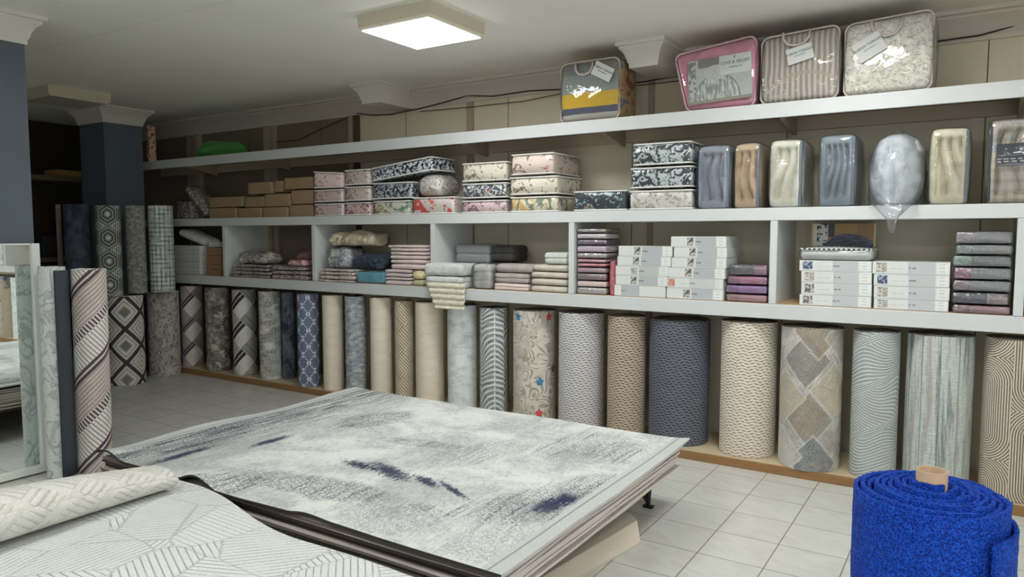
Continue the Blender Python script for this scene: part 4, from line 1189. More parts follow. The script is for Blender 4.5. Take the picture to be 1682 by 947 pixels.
vine = p_scroll('print_cream_vine', rgb(206, 198, 180, 0.6), rgb(108, 94, 80, 0.6), 14, 13, 0.3, (0.6, 0.9))
navyp = p_print('print_navy_speckle', rgb(188, 188, 184, 0.6), rgb(58, 66, 80, 0.6), rgb(160, 120, 90, 0.6), 24, (0.46, 0.5), (0.62, 0.65))
mauv = p_print('print_mauve_rows', rgb(190, 166, 168, 0.6), rgb(128, 88, 98, 0.6), None, 16)
redv = p_print('print_cream_red', rgb(206, 188, 176, 0.62), rgb(126, 98, 92, 0.62), rgb(182, 78, 66, 0.62), 12, (0.56, 0.6), (0.63, 0.66))
orb = p_print('print_yellow_sage', rgb(198, 190, 168, 0.62), rgb(214, 170, 92, 0.62), rgb(110, 122, 100, 0.62), 10)
teal = p_print('print_teal_dark', rgb(34, 48, 56, 0.62), rgb(150, 170, 178, 0.62), rgb(176, 104, 66, 0.62), 20, (0.55, 0.6), (0.66, 0.69))
tealv = p_scroll('print_teal_white_vine', rgb(40, 52, 60, 0.62), rgb(182, 190, 190, 0.62), 17, 18, 0.35, (0.1, 0.6))
silv = p_print('print_silver_floral', rgb(196, 192, 182, 0.62), rgb(150, 146, 138, 0.62), None, 24)
def col_stack(rows, **k):
    z = MS1
    for px0, px1, py, mat, lab, kw in rows:
        a = dict(k); a.update(kw)
        o, z = zipbag('bedding_bag', px0, px1, py, z, mat, lab, 'bedding bag', BG, **a)
col_stack([(516, 565, 332, pk1, 'pale pink rose bedding bag at the bottom, beside the brown packets', {}), (515, 564, 309, pk1, 'pink rose bedding bag in the middle, beside the brown packets', {}), (514, 564, 280, pk1, 'plump pink bedding bag on top, beside the brown packets', {'slope': -0.015})], seed=1)
col_stack([(566, 609, 330, pk3, 'maroon and pink bedding bag at the bottom of the second stack', {}), (566, 609, 304, pk2, 'dusty pink vine bedding bag in the middle of the second stack', {}), (565, 608, 276, pk2, 'dusty pink bedding bag with dark flowers on top of the second stack', {})], seed=5)
col_stack([(613, 674, 327, orf, 'orange and green floral bedding bag under the black floral bags', {}), (611, 678, 297, blk, 'black floral bedding bag in the middle under the slanting one', {'cover': True}), (611, 712, 262, blk, 'wide black floral bedding bag slanting on top of its stack', {'tilt': 0.10, 'd': 0.34, 'cover': False, 'h': 0.135})], seed=9)
o, z = zipbag('bedding_bag', 677, 748, 321, MS1, redp, 'white bedding bag with red band lying beside the orange floral one', 'bedding bag', BG, seed=13)
zipbag('bedding_bag', 682, 727, 284, z, lace, 'grey lace bedding bag bulging on top of the red-banded one', 'bedding bag', BG, pm=None, seed=14, puff=0.03, wr=0.015, r=0.05)
col_stack([(758, 833, 326, mauv, 'flat mauve bedding bag at the bottom of the cream vine stack', {}), (758, 834, 298, navyp, 'navy speckled bedding bag in the middle of the cream vine stack', {}), (758, 834, 264, vine, 'cream vine bedding bag on top of the navy speckled one', {})], seed=17)
col_stack([(837, 918, 320, orb, 'yellow and sage bedding bag at the bottom under the red floral one', {'d': 0.36}), (836, 918, 287, vine, 'cream vine bedding bag in the middle under the red floral one', {'d': 0.42}), (838, 912, 248, redv, 'large cream and red floral bedding bag on top of the tallest cream stack', {'d': 0.45, 'puff': 0.02})], seed=21)
zipbag('bedding_bag', 941, 1030, 310, MS1, teal, 'dark teal bedding bag lying alone beside the silver floral one', 'bedding bag', BG, seed=25)
col_stack([(1032, 1139, 309, silv, 'silver floral bedding bag at the bottom under the teal vine bags', {}), (1034, 1139, 271, tealv, 'teal and white vine bedding bag with orange patch side, in the middle', {}), (1037, 1139, 228, tealv, 'teal and white vine bedding bag on top beside the blue-grey quilt', {'d': 0.4, 'puff': 0.03})], seed=28)

# --- standing quilt packs
QG = 'quilts in clear bags standing on the middle shelf'
def quilt(px0, px1, py0, py1, mat, label, tape, d=0.40, seed=0, Yf=5.15, tape_side=1, style=0):
    X, w, zb, h = fit(px0, px1, py0, py1, Yf); h = top_of((px0+px1)/2, py0, Yf)-MS1-0.003
    w -= 0.019; h -= 0.010; hx, hz = w/2, h/2
    rr = random.Random(seed); tilt = rr.uniform(-0.3, 0.3)
    def fn(q, ux, uy, uz):
        if uy < -0.5:
            a = abs(ux); zc = uz
            e = max(a/0.72, abs(zc)/0.8)
            if e < 1:
                m = min(1.0, (1-e)*7)
                wv = math.sin((ux*(1.9 if style else 1.15)*(1+0.3*zc)+0.22*math.sin(zc*3+seed)+tilt*zc)*PI*1.3+seed*1.3)
                g = mnoise.noise(Vector((ux*2.2, zc*2.5, seed*1.7)))
                q.y += m*(0.022+0.075*(1-abs(wv)**0.38)+0.024*g)
        return q
    V, Fc = soft_raw(w, d, h, 0.03, 0.012, 0.006, 7, seed, (38, 5, 42), fn)
    o = tag(new_obj('quilt_pack', V, Fc, mat, None, (X, Yf+0.008, MS1+0.001), 0, smooth=True), label, 'quilt', QG)
    if tape:
        x0 = tape_side*(hx+0.004); q = MB(); xs = sorted((x0, x0-tape_side*0.020))
        q.box(xs[0], xs[1], -0.004, 0.050, 0.012, h-0.012, 0.009); q.obj('zip_tape', tape, o, smooth=True)
    add_cover(o, w, d, h, 0.03, film, seed, 0.016, 8, 0.004, 0.008)
    return o
tg = m_plain('zip_tape_grey_blue', rgb(116, 130, 146), 0.6); td = m_plain('zip_tape_dark', rgb(52, 60, 68), 0.6)
quilt(1144, 1198, 237, 339, p_fab('quilt_blue_grey', rgb(146, 153, 167, 0.78)), 'blue-grey quilt in a clear bag, leftmost of the standing quilts', tg, seed=1, d=0.36)
quilt(1204, 1248, 233, 338, p_fab('quilt_tan', rgb(192, 166, 133, 0.78, 0.9)), 'tan quilt in a clear bag with grey-blue zip', tg, seed=2, d=0.36)
quilt(1262, 1318, 227, 337, p_fab('quilt_ivory', rgb(208, 206, 190, 0.8)), 'ivory quilt in a clear bag right of the tan one', tg, seed=3, d=0.40)
quilt(1344, 1405, 219, 333, p_fab('quilt_steel', rgb(124, 138, 148, 0.78)), 'steel-blue quilt in a clear bag left of the bulging plastic bag', tg, seed=4, d=0.38, style=1)
quilt(1526, 1593, 208, 331, p_fab('quilt_sand', rgb(204, 195, 168, 0.8)), 'sand-beige quilt in a clear bag right of the bulging plastic bag', tg, seed=6, d=0.38)
@cached
def p_label(name):
    c = Ctx(name); u, v = c.uv()
    n = c.noise(c.comb(u, v, 0), 9, 3, 0.6, 1.0)
    ch = (lines(u, 0.05, 0.45)*0.6+lines(v, 0.06, 0.4)*0.5)
    col = c.mix(ch.min(1.0)*0.6, rgb(202, 190, 170), rgb(140, 122, 100)); col = c.mix((v > 0.30)*n.ss(0.45, 0.55), col, rgb(150, 166, 164)); col = c.mix((v > 0.34)*n.ss(0.55, 0.6), col, rgb(206, 182, 178))
    return c.done(col, 0.6, n, 0.3, 0.01, 0.3, coat=0.3)
qo = quilt(1621, 1716, 192, 330, p_label('quilt_plaid'), 'beige plaid quilt bag with a navy printed label, furthest right on the middle shelf', td, seed=7, d=0.42, tape_side=-1)
X, w, zb, h = fit(1638, 1716, 235, 271, 5.15)
@cached
def p_navylabel(name):
    c = Ctx(name); u, v = c.uv()
    r1 = ((v > 0.034)*(v < 0.041)*lines(u+0.012, 0.034, 0.66)).max((v > 0.019)*(v < 0.026)*lines(u, 0.040, 0.6)); r2 = (v > 0.004)*(v < 0.008)*lines(u, 0.011, 0.7)
    st = (v > 0.058)*(v < 0.060); r3 = (v > 0.070)*(v < 0.072)*(u.abs() < 0.04); r4 = (v > 0.078)*(v < 0.080)*(u.abs() < 0.025)
    f = (r1*0.8).max(r2*0.5).max(st*0.6).max((r3+r4)*0.5)
    return c.done(c.mix(f, rgb(34, 38, 56), rgb(206, 208, 212)), 0.4, coat=0.3)
q = MB(); q.box(-w/2, w/2, -0.0015, 0.0015, 0, h, 0); lo = q.obj('printed_label', p_navylabel('navy_label'), qo, (X-qo.location.x, -0.016, zb-MS1)); tag(lo, 'navy printed label with white lines')

# bulging grey quilt in a tied plastic bag that hangs over the shelf edge
X, w, zb, h = fit(1421, 1519, 206, 330, 5.12)
hb = empty('bagged_quilt', (X, 5.12, MS1+0.002), 'pale grey quilt in a bulging clear plastic bag whose tip hangs over the shelf edge', 'quilt', QG)
def qf(q, ux, uy, uz):
    s = math.sqrt(max(0.05, 1-(max(0, abs(uz)-0.1)/1.12)**2)); q.x *= 0.45+0.55*s
    if uy < 0: q.y += 0.05*(ux*ux+uz*uz*0.6)+0.085*(1-abs(math.sin(ux*4.4+0.6*math.sin(uz*2.5)+0.5))**0.35)*max(0.0, 1-abs(uz)**3)+0.02*mnoise.noise(Vector((ux*2, uz*2.4, 5)))
    return q
V, Fc = soft_raw(w*0.92, 0.38, h*0.95, 0.09, 0.01, 0.008, 6, 44, (44, 6, 40), qf)
new_obj('quilt', V, Fc, p_fab('quilt_cloud_grey', rgb(206, 212, 218, 0.82), rgb(150, 158, 166, 0.82)), hb, (0, 0.02, 0), smooth=True)
q = MB(); zt = h+0.012
prof = [(-0.172, 0.004, 0.004, -0.035), (-0.168, 0.010, 0.010, -0.04), (-0.14, 0.017, 0.014, -0.045), (-0.11, 0.019, 0.016, -0.045), (-0.08, 0.032, 0.03, -0.045), (-0.04, 0.07, 0.035, -0.045), (-0.012, 0.10, 0.04, -0.04), (0.003, 0.125, 0.045, -0.037), (0.0045, 0.165, 0.2, 0.17)]
for i in range(13):
    t = i/12; zz = 0.02+(zt-0.02)*t; e = abs(t-0.38)/0.62 if t > 0.38 else 0
    hw = (w*0.50)*math.sqrt(max(0.0025, 1-e**2.4)); hw *= 0.8 if t > 0.93 else 1.0; prof.append((zz, hw if t > 0.02 else w*0.48, 0.215-0.11*e*e, 0.195))
nr = 36
for zz, hw, hd, yc in prof:
    for k in range(nr):
        a = 2*PI*k/nr; n = mnoise.noise(Vector((math.cos(a)*2.4, math.sin(a)*2.4, zz*13)))*0.012
        sx = abs(math.cos(a))**0.8*(1 if math.cos(a) > 0 else -1)
        q.v.append(((hw+n)*sx, yc+(hd+n)*math.sin(a)*(1 if math.sin(a) < 0 else 1), zz))
for i in range(len(prof)-1):
    for k in range(nr): q.f.append((i*nr+k, i*nr+(k+1) % nr, (i+1)*nr+(k+1) % nr, (i+1)*nr+k)); q.m.append(0)
for p, s in ((0, 1), (len(prof)-1, -1)): q.f.append(tuple(p*nr+k for k in (range(nr-1, -1, -1) if s == 1 else range(nr)))); q.m.append(0)
q.obj('plastic_bag', film_bag, hb, smooth=True)

# --- big bags on the highest shelf
TG = 'comforter bags on the highest shelf'
def txt(body, size, mat, parent, loc, rot, name='lettering', ext=0.0004):
    cu = bpy.data.curves.new('t', 'FONT'); cu.body = body; cu.size = size; cu.align_x = 'CENTER'; cu.align_y = 'CENTER'; cu.extrude = ext
    t = bpy.data.objects.new('t', cu); COL.objects.link(t)
    dg = bpy.context.evaluated_depsgraph_get(); me = bpy.data.meshes.new_from_object(t.evaluated_get(dg))
    bpy.data.objects.remove(t); me.materials.clear(); me.materials.append(mat)
    if not me.uv_layers: me.uv_layers.new(name='UVMap')
    o = bpy.data.objects.new(name, me); COL.objects.link(o); o.parent = parent; o.location = loc; o.rotation_euler = rot
    return o
ink = m_plain('ink_dark', rgb(70, 74, 78), 0.6); tagm = m_plain('tag_card', rgb(214, 216, 212), 0.5, 0.02)
trim_p = m_plain('bag_trim_pale', rgb(206, 190, 184), 0.5)
def big_bag(px0, px1, py0, py1, mat, label, d=0.34, seed=0, tagpx=None, tagrot=0.3, side_mat=None, handle=None, piping=trim_p, Yf=5.16, shearx=0.0, slope=0.0):
    X, w, zb, h = fit(px0, px1, py0, py1, Yf); h = top_of((px0+px1)/2, py0, Yf)-TS1-0.012; w -= 0.018
    def fn(q, ux, uy, uz):
        q.x += shearx*(1-uz)*0.5*(1-ux)*0.5
        q.z += slope*ux*(0.5+0.5*uz); return q
    V, Fc = soft_raw(w, d, h, 0.035, 0.016, 0.006, 6, seed, (14, 6, 14), fn)
    MI = None; mats = mat
    if side_mat:
        mats = [mat, side_mat]; MI = [1 if sum(V[i][0] for i in f)/4 > w/2-0.012 else 0 for f in Fc]
    o = tag(new_obj('comforter_bag', V, Fc, mats, None, (X, Yf+0.01, TS1+0.001), 0, mi=MI, smooth=True), label, 'comforter bag', TG)
    pts = []
    for cx, cz, a0 in ((w/2-.05, .05, -PI/2), (w/2-.05, h-.05, 0), (-w/2+.05, h-.05, PI/2), (-w/2+.05, .05, PI)):
        for i in range(6):
            a = a0+PI/2*i/5; p = fn(Vector((cx+.055*math.cos(a), -0.003, cz+.055*math.sin(a))), (cx+.055*math.cos(a))/(w/2), -1, (cz+.055*math.sin(a))/(h/2)-1); pts.append(p)
    q = MB(); q.tube(pts, 0.006, 8, True); q.obj('piping', piping, o, smooth=True)
    add_cover(o, w, d, h, 0.035, film, seed, 0.022, 7, 0.003, 0.008) if not (shearx or slope) else None
    if shearx or slope:
        V2, F2 = soft_raw(w+.012, d+.012, h+.006, 0.035, 0.02, 0.004, 7, seed+5, (14, 6, 14), fn)
        new_obj('plastic_cover', [(x, y-.006, zz) for x, y, zz in V2], F2, film, o, smooth=True)
    if handle:
        a = fit(*handle, Yf); hxx = a[0]-X; hz1 = a[2]+a[3]-TS1; hz0 = a[2]-TS1; hw = a[1]/2; q = MB()
        q.tube([(hxx-hw, -0.022, hz1), (hxx-hw*0.95, -0.03, (hz0+hz1)/2), (hxx-hw*0.6, -0.032, hz0+0.01), (hxx, -0.033, hz0), (hxx+hw*0.6, -0.032, hz0+0.01), (hxx+hw*0.95, -0.03, (hz0+hz1)/2), (hxx+hw, -0.022, hz1)], 0.009, 8)
        q.obj('handle', piping, o, smooth=True)
    if tagpx:
        a = fit(*tagpx, Yf); q = MB(); q.box(-a[1]/2, a[1]/2, -0.001, 0.001, -a[3]/2, a[3]/2)
        t = q.obj('tag', tagm, o, (a[0]-X, -0.040, a[2]+a[3]/2-TS1)); t.rotation_euler = (0, -tagrot, 0)
        txt('ALBION TORGAN', a[1]*0.135, ink, t, (0, -0.002, a[3]*0.14), (PI/2, 0, 0)); txt('home collection', a[1]*0.07, ink, t, (0, -0.002, -a[3]*0.06), (PI/2, 0, 0))
    return o, X, w, h
@cached
def p_blankets(name):
    c = Ctx(name); u, v = c.uv(); n = c.noise(c.comb(u*4, v*12, 0), 1, 3); f = c.noise(c.comb(u*120, v*120, 0), 1, 2); vv = v+(n-0.5)*0.02
    col = c.mix((vv > 0.055), rgb(196, 188, 176), rgb(84, 88, 112)); col = c.mix((vv > 0.105), col, rgb(222, 184, 40, 1.0, 1.0)); col = c.mix((vv > 0.215), col, rgb(150, 156, 154))
    col = c.mix((vv > 0.36)*lines(v, 0.018, 0.4), col, rgb(110, 104, 98))
    return c.done(c.scale(col, f*0.35+0.82), 0.8, f, 0.4, 0.004)
multi = p_print('print_multicolour', rgb(196, 160, 90), rgb(150, 60, 50), rgb(110, 116, 130), 9)
big_bag(920, 1018, 98, 199, p_blankets('folded_blankets'), 'clear bag of grey, yellow and navy blankets, leftmost on the highest shelf', 0.30, 1, (976, 1010, 107, 130), -0.5, multi, (947, 975, 104, 124))
pinkq = p_fab('comforter_pink', rgb(214, 150, 170, 0.82, 1.0)); 
po, PX, Pw, Ph = big_bag(1106, 1242, 73, 180, pinkq, 'pink comforter bag with a printed bedroom insert', 0.30, 2, None, shearx=0.10, slope=0.032, piping=m_plain('piping_pink', rgb(214, 176, 184), 0.5))
a = fit(1134, 1238, 94, 167, 5.16)
@cached
def p_insert(name, w, h):
    c = Ctx(name); u, v = c.uv(); u = u*(1/w)+0.5; v = v*(1/h)
    n = c.noise(c.comb(u, v, 0), 9, 4, 0.6, 0.6); s = c.noise(c.comb(u*28, v*5, 0), 1, 3)
    wall = c.mix((u > 0.17)*(u < 0.5)*(v > 0.80), rgb(176, 180, 176), rgb(122, 120, 112))
    bed = ((u-0.46)*(1/0.36)).pow(2)+((v-0.06)*(1/0.56)).pow(2)
    col = c.mix((bed < 1.0), wall, c.mix(s.ss(0.4, 0.6), rgb(190, 192, 190), rgb(134, 136, 136)))
    ring = (bed-1.0).abs().ss(0.03, 0.1).inv(); col = c.mix(ring*0.6, col, rgb(110, 112, 112))
    pil = (((u-0.45)*(1/0.2)).pow(2)+((v-0.66)*(1/0.17)).pow(2)) < 1.0; col = c.mix(pil, col, rgb(182, 184, 182))
    col = c.mix((v < 0.07), col, rgb(140, 140, 120)); col = c.mix((u < 0.13)*(n > 0.5), col, rgb(126, 124, 122))
    col = c.mix((u > 0.52)*(v > 0.58), col, rgb(196, 204, 196)); col = c.mix((n-0.5).abs().ss(0.0, 0.02).inv()*0.4, col, rgb(120, 122, 122))
    return c.done(col, 0.35, coat=0.4)
q = MB(); q.box(-a[1]/2, a[1]/2, -0.001, 0.001, 0, a[3]); ins = q.obj('printed_insert', p_insert('insert_bedroom', a[1], a[3]), po, (a[0]-PX, -0.036, a[2]-TS1)); ins.rotation_euler = (0, math.radians(-2.5), 0)
tag(ins, 'printed card showing a made bed')
txt('LOVE & VELVET', 0.029, ink, ins, (a[1]*0.255, -0.002, a[3]*0.83), (PI/2, 0, 0)); txt('V', 0.03, ink, ins, (a[1]*0.24, -0.002, a[3]*0.94), (PI/2, 0, 0)); txt('comforter set', 0.016, ink, ins, (a[1]*0.255, -0.002, a[3]*0.73), (PI/2, 0, 0))
@cached
def p_pleat(name):
    c = Ctx(name); u, v = c.uv(); n = c.noise(c.comb(u, v, 0), 6, 3, 0.5, 0.5)
    s = ((u*(2*PI/0.035))+n*4.0).sin()*0.5+0.5; arc = (v-0.20+u*u*1.6-u*0.14+0.02).abs().ss(0.008, 0.016).inv()
    fl = (v < 0.13)*c.noise(c.comb(u, v, 0), 16, 3, 0.6, 1.2).ss(0.55, 0.6)
    col = c.mix(s.ss(0.1, 0.9), rgb(152, 139, 128, 0.85), rgb(194, 183, 170, 0.85)); col = c.mix(arc*0.8, col, rgb(186, 170, 152)); col = c.mix(fl*0.7, col, rgb(214, 210, 198))
    return c.done(col, 0.7, s, 0.5, 0.012)
big_bag(1249, 1379, 50, 168, p_pleat('comforter_pleated'), 'beige pleated comforter bag between the pink one and the cream floral one', 0.32, 3, (1294, 1337, 77, 103), 0.22, None, (1287, 1331, 52, 76), slope=0.012)
big_bag(1386, 1534, 26, 155, p_print('comforter_cream_floral', rgb(206, 201, 187, 0.85), rgb(166, 160, 148, 0.85), rgb(222, 218, 206, 0.85), 38, (0.48, 0.62), (0.55, 0.62)), 'cream floral comforter bag, furthest right on the highest shelf', 0.34, 4, (1405, 1453, 62, 96), 0.5, None, (1432, 1482, 32, 60), slope=0.012)

# odd things at the far left of the highest shelf
X, w, zb, h = fit(320, 370, 243, 258, 5.25)
soft('green_bundle', p_fab('bundle_green', rgb(50, 118, 46, 0.42)), w, 0.3, top_of(345, 236, 5.25)-TS1, (X, 5.25, TS1+0.001), label='crumpled bright green cloth bundle at the left end of the highest shelf', cat='bundle', wr=0.03, ws=7, r=0.07, seed=4, n=(14, 8, 8), puff=0.04)
X, w, zb, h = fit(236, 245, 206, 264, 5.2)
o = roll_at('fabric_roll', X, 5.26, max(0.03, w/2), TS1+0.001, top_of(240, 206, 5.2)-TS1, (p_print('print_brown_flower', rgb(170, 140, 112, 0.3), rgb(96, 56, 44, 0.3), rgb(190, 176, 160, 0.3), 20), backing), 'slim brown patterned cloth roll standing beside the far pillar', N=2)
o['category'] = 'cloth roll'

# --- gift boxes in the compartments
@cached
def p_giftbox(name, photo, band, tone, end, seed=0, hue=None):
    c = Ctx(name); u, v = c.uv(); inside = (v > 0.001)*(v < 0.999)
    n = c.noise(c.comb(u*22, v*4, seed), 1, 2, 0.5)
    white = rgb(212, 214, 210, 0.92); col = c.mix(inside, white, white)
    g = (u > band[0])*(u < band[1])*(v > 0.06)
    col = c.mix(g*0.9, col, tone)
    p = (u > photo[0])*(u < photo[1])*(v > 0.16)*(v < 0.9)
    h0 = hue or (rgb(88, 86, 82), rgb(196, 192, 184))
    col = c.mix(p, col, c.mix(n.ss(0.42, 0.58), h0[0], h0[1]))
    col = c.mix((u > end[0])*(u < end[1])*(v > 0.08)*0.5, col, rgb(232, 234, 230, 0.86))
    tx = (u > band[0]+0.01)*(u < band[0]+0.10)*((v-0.5).abs() < 0.06); col = c.mix(tx*0.7*(n > 0.42), col, rgb(80, 82, 84))
    t2 = (u > end[0]+0.03)*(u < end[1]-0.04)*lines(v+0.05, 0.28, 0.3)*(v > 0.25)*(v < 0.85); col = c.mix(t2*0.4, col, rgb(130, 132, 132))
    t3 = (u > 0.24)*(u < band[0]-0.04)*((v-0.45).abs() < 0.05)*(photo[1] < 0.25); col = c.mix(t3*0.25*(n > 0.45), col, rgb(150, 150, 148))
    lid = (v-0.10).abs().ss(0.0, 0.03).inv(); col = c.mix(lid*0.35, col, rgb(150, 154, 152))
    return c.done(col, 0.32, None, spec=0.45)
def giftbox(px0, px1, py0, zb, mat, label, group, Yf=5.16, d=0.30, name='gift_box', h=None, b=0.003):
    X, w, _, _ = fit(px0, px1, py0, py0+16, Yf); h = h or top_of((px0+px1)/2, py0, Yf)-zb-0.001
    q = MB(); q.box(-w/2, w/2, 0, d, 0, h, b)
    uvf = lambda co, n: (co.x/w+0.5, co.z/h) if n.y < -0.5 else (-1.0, -1.0)
    o = q.obj(name, mat, None, (X, Yf, zb+0.0006), 0, False, None, uvf)
    if name == 'card_box': h += 0.004
    return tag(o, label, 'box', group), zb+h+0.0012
gt = rgb(176, 182, 186)
GA = p_giftbox('box_mid_photo', (0.30, 0.42), (0.45, 0.82), gt, (0.84, 0.98), 1)
GA2 = p_giftbox('box_mid_photo_light', (0.30, 0.42), (0.45, 0.82), rgb(186, 190, 190), (0.84, 0.98), 2, (rgb(150, 140, 130), rgb(206, 200, 192)))
GB = p_giftbox('box_flipped', (-0.3, -0.2), (0.14, 0.50), gt, (0.02, 0.12), 3)
GC = p_giftbox('box_left_photo', (0.05, 0.19), (0.47, 0.82), rgb(190, 194, 198), (0.84, 0.98), 4)
GC2 = p_giftbox('box_left_photo_blue', (0.05, 0.19), (0.47, 0.82), rgb(190, 194, 198), (0.84, 0.98), 5, (rgb(60, 74, 104), rgb(150, 166, 196)))
GC3 = p_giftbox('box_left_photo_warm', (0.05, 0.19), (0.47, 0.82), rgb(190, 194, 198), (0.84, 0.98), 6, (rgb(140, 128, 118), rgb(206, 200, 190)))
GR = p_giftbox('box_red_patch', (0.02, 0.14), (0.40, 0.90), rgb(200, 202, 200), (0.86, 0.98), 7, (rgb(206, 130, 110), rgb(216, 160, 140)))
WHT = p_giftbox('box_plain_white', (-0.3, -0.2), (1.2, 1.3), gt, (1.4, 1.5), 8)
BR = m_plain('box_brown_card', rgb(120, 86, 62, 0.5), 0.7)
ORD = ('bottom', 'second from the bottom', 'third from the bottom', 'fourth from the bottom', 'fifth from the bottom', 'sixth from the bottom', 'seventh from the bottom', 'eighth from the bottom', 'ninth from the bottom', 'tenth from the bottom', 'top')
def stackof(rows, lab, group, maker, top='topmost'):
    z = BZ
    for i, r in enumerate(rows):
        od = top if i == len(rows)-1 else ORD[i]
        o, z = maker(r, z, lab % od, group)
    return z
mk = lambda r, z, lab, g: giftbox(r[0], r[1], r[2], z, r[3], lab, g, d=r[4] if len(r) > 4 else 0.30)
stackof([(1009, 1093, 469, GB), (1011, 1096, 453, GA), (1011, 1098, 437, GA2), (1014, 1102, 421, GA), (1016, 1104, 404, GA)], 'white gift box, %s in the stack beside the purple packs', 'white gift boxes beside the purple packs', mk)
stackof([(1095, 1188, 474, GA), (1096, 1188, 457, GR), (1098, 1191, 440, GA), (1103, 1193, 423, GA), (1107, 1194, 406, GA, 0.36), (1102, 1193, 388, GA, 0.34)], 'white gift box, %s in the tallest box stack', 'white gift boxes in the tallest stack', mk)
zq = stackof([(1313, 1431, 485, GC), (1316, 1432, 465, GC), (1316, 1432, 446, GC3), (1313, 1432, 428, GC2)], 'white gift box, %s of the stack under the plump white pack', 'white gift boxes under the plump white pack', mk)
stackof([(1435, 1558, 492, GC3), (1435, 1560, 471, GC3), (1435, 1560, 451, GC2), (1433, 1561, 430, GC3)], 'white gift box, %s of the stack beside the shrink-wrapped packs', 'white gift boxes beside the shrink-wrapped packs', mk)
X, w, _, _ = fit(1315, 1432, 408, 428, 5.16)
hh = top_of(1372, 408, 5.16)-zq
o = soft('bedding_pack', p_fab('pack_white_soft', rgb(214, 216, 214), rgb(196, 198, 198), coat=0.3), w, 0.28, hh, (X, 5.16, zq+0.001), label='plump white bedding pack with checked piping on top of the gift boxes', cat='bedding pack', r=0.03, seed=3)
@cached
def p_checktrim(name):
    c = Ctx(name); u, v = c.uv(); x, y, z = c.ob()
    return c.done(c.mix(lines(x+y, 0.03, 0.5), rgb(216, 216, 214), rgb(52, 56, 66)), 0.6)
add_piping(o, w, 0.28, hh, p_checktrim('checked_piping'), 0.006, (hh-0.006,))
add_cover(o, w, 0.28, hh, 0.03, film, 7)
# boxed bedding with picture standing at the back
X, w, _, _ = fit(1335, 1437, 360, 409, 5.47)
@cached
def p_bedpic(name, w, h):
    c = Ctx(name); u, v = c.uv(); n = c.noise(c.comb(u*9, v*9, 0), 1, 4, 0.6, 0.8); st = c.noise(c.comb(u*6, v*40, 0), 1, 3, 0.5, 0.5)
    col = c.mix((u > 0.25), rgb(206, 206, 204), rgb(168, 132, 74)); col = c.mix((u > 0.72), col, rgb(150, 112, 72)); col = c.mix((u > 0.26)*(u < 0.36)*(v > 0.70), col, rgb(60, 62, 84))
    col = c.mix((u > 0.07)*(u < 0.24)*(n > 0.52), col, rgb(58, 36, 30))
    bed = (((u-0.6)*(1/0.42)).pow(2)+((v-0.42)*(1/0.36)).pow(2)+(n-0.5)*0.35) < 1.0
    col = c.mix(bed, col, c.mix(st.ss(0.4, 0.6), rgb(96, 98, 124), rgb(52, 54, 76))); col = c.mix((v < 0.30)*(u > 0.2), col, c.mix(st.ss(0.4, 0.6), rgb(80, 82, 106), rgb(48, 50, 70)))
    return c.done(col, 0.3, coat=0.3)
h = MS0-BZ-0.02; q = MB(); q.box(-w/2, w/2, 0, 0.2, 0, h, 0.003)
wm = w; hm2 = h
o = tag(q.obj('bedding_box', p_bedpic('bedding_picture', w, h), None, (X, 5.47, BZ+0.001), 0, False, None, lambda co, n: (co.x/wm+0.5, (co.z/hm2-0.42)/0.58) if n.y < -0.5 else (0.01, 0.01)), 'tall bedding box with a picture of a blue bed, standing behind the plump white pack', 'box')
q = MB(); 
for s in (-1, 1):
    q = MB(); q.box(s*(w/2)-0.006, s*(w/2)+0.006, -0.004, 0.0, 0, h); q.obj('edge_strip', m_plain('edge_gold', rgb(206, 176, 120), 0.5), o)

# shrink-wrapped packs on the right
@cached
def p_shrink(name, left, body, split=0.33, flip=False):
    c = Ctx(name); u, v = c.uv(); n = c.noise(c.comb(u*12, v*4, 0), 1, 4, 0.6, 0.8)
    f = (u > split) if not flip else (u < split)
    col = c.mix(f, c.mix(n.ss(0.4, 0.6), left, tuple(x*0.55 for x in left)), body)
    return c.done(c.scale(col, n*0.3+0.82), 0.35, None, coat=0.6, spec=0.5)
def wrapped(px0, px1, py0, zb, mat, label, group, Yf=5.16, d=0.28, name='wrapped_pack', cover=True, r=0.012, cat='pack', h=None):
    X, w, _, _ = fit(px0, px1, py0, py0+16, Yf); h = h or top_of((px0+px1)/2, py0, Yf)-zb-0.004
    h -= 0.006; V, Fc = soft_raw(w-0.018, d, h, r, 0.003, 0.002, 10, int(px0+py0))
    o = new_obj(name, V, Fc, mat, None, (X, Yf+0.004, zb+0.001), 0, lambda co, n: (co.x/w+0.5, co.z/h) if abs(n.y) > 0.5 else (co.x/w+0.5, 0.5), smooth=True)
    tag(o, label, cat, group)
    if cover: add_cover(o, w-0.018, d, h, r, film_shrink, int(px0+py0), 0.004, 18, 0.003, 0.003)
    return o, zb+h+0.0105
gp_, gd = rgb(146, 148, 152), rgb(108, 114, 122)
SR = [(1562, 1661, 500, p_shrink('pack_rose', rgb(176, 108, 124), rgb(176, 108, 124))), (1562, 1659, 479, p_shrink('pack_navy_floral', rgb(186, 164, 174), rgb(62, 66, 84), 0.62, True)), (1563, 1663, 459, p_shrink('pack_grey_mauve', rgb(176, 150, 160), gp_)),
      (1565, 1664, 438, p_shrink('pack_grey_pink', rgb(206, 132, 166), gp_)), (1563, 1664, 418, p_shrink('pack_grey_mint', rgb(156, 190, 180), gd)), (1568, 1666, 400, p_shrink('pack_grey_sage', rgb(142, 168, 164), gp_)), (1568, 1666, 378, p_shrink('pack_grey_lilac', rgb(176, 162, 178), rgb(140, 138, 144)))]
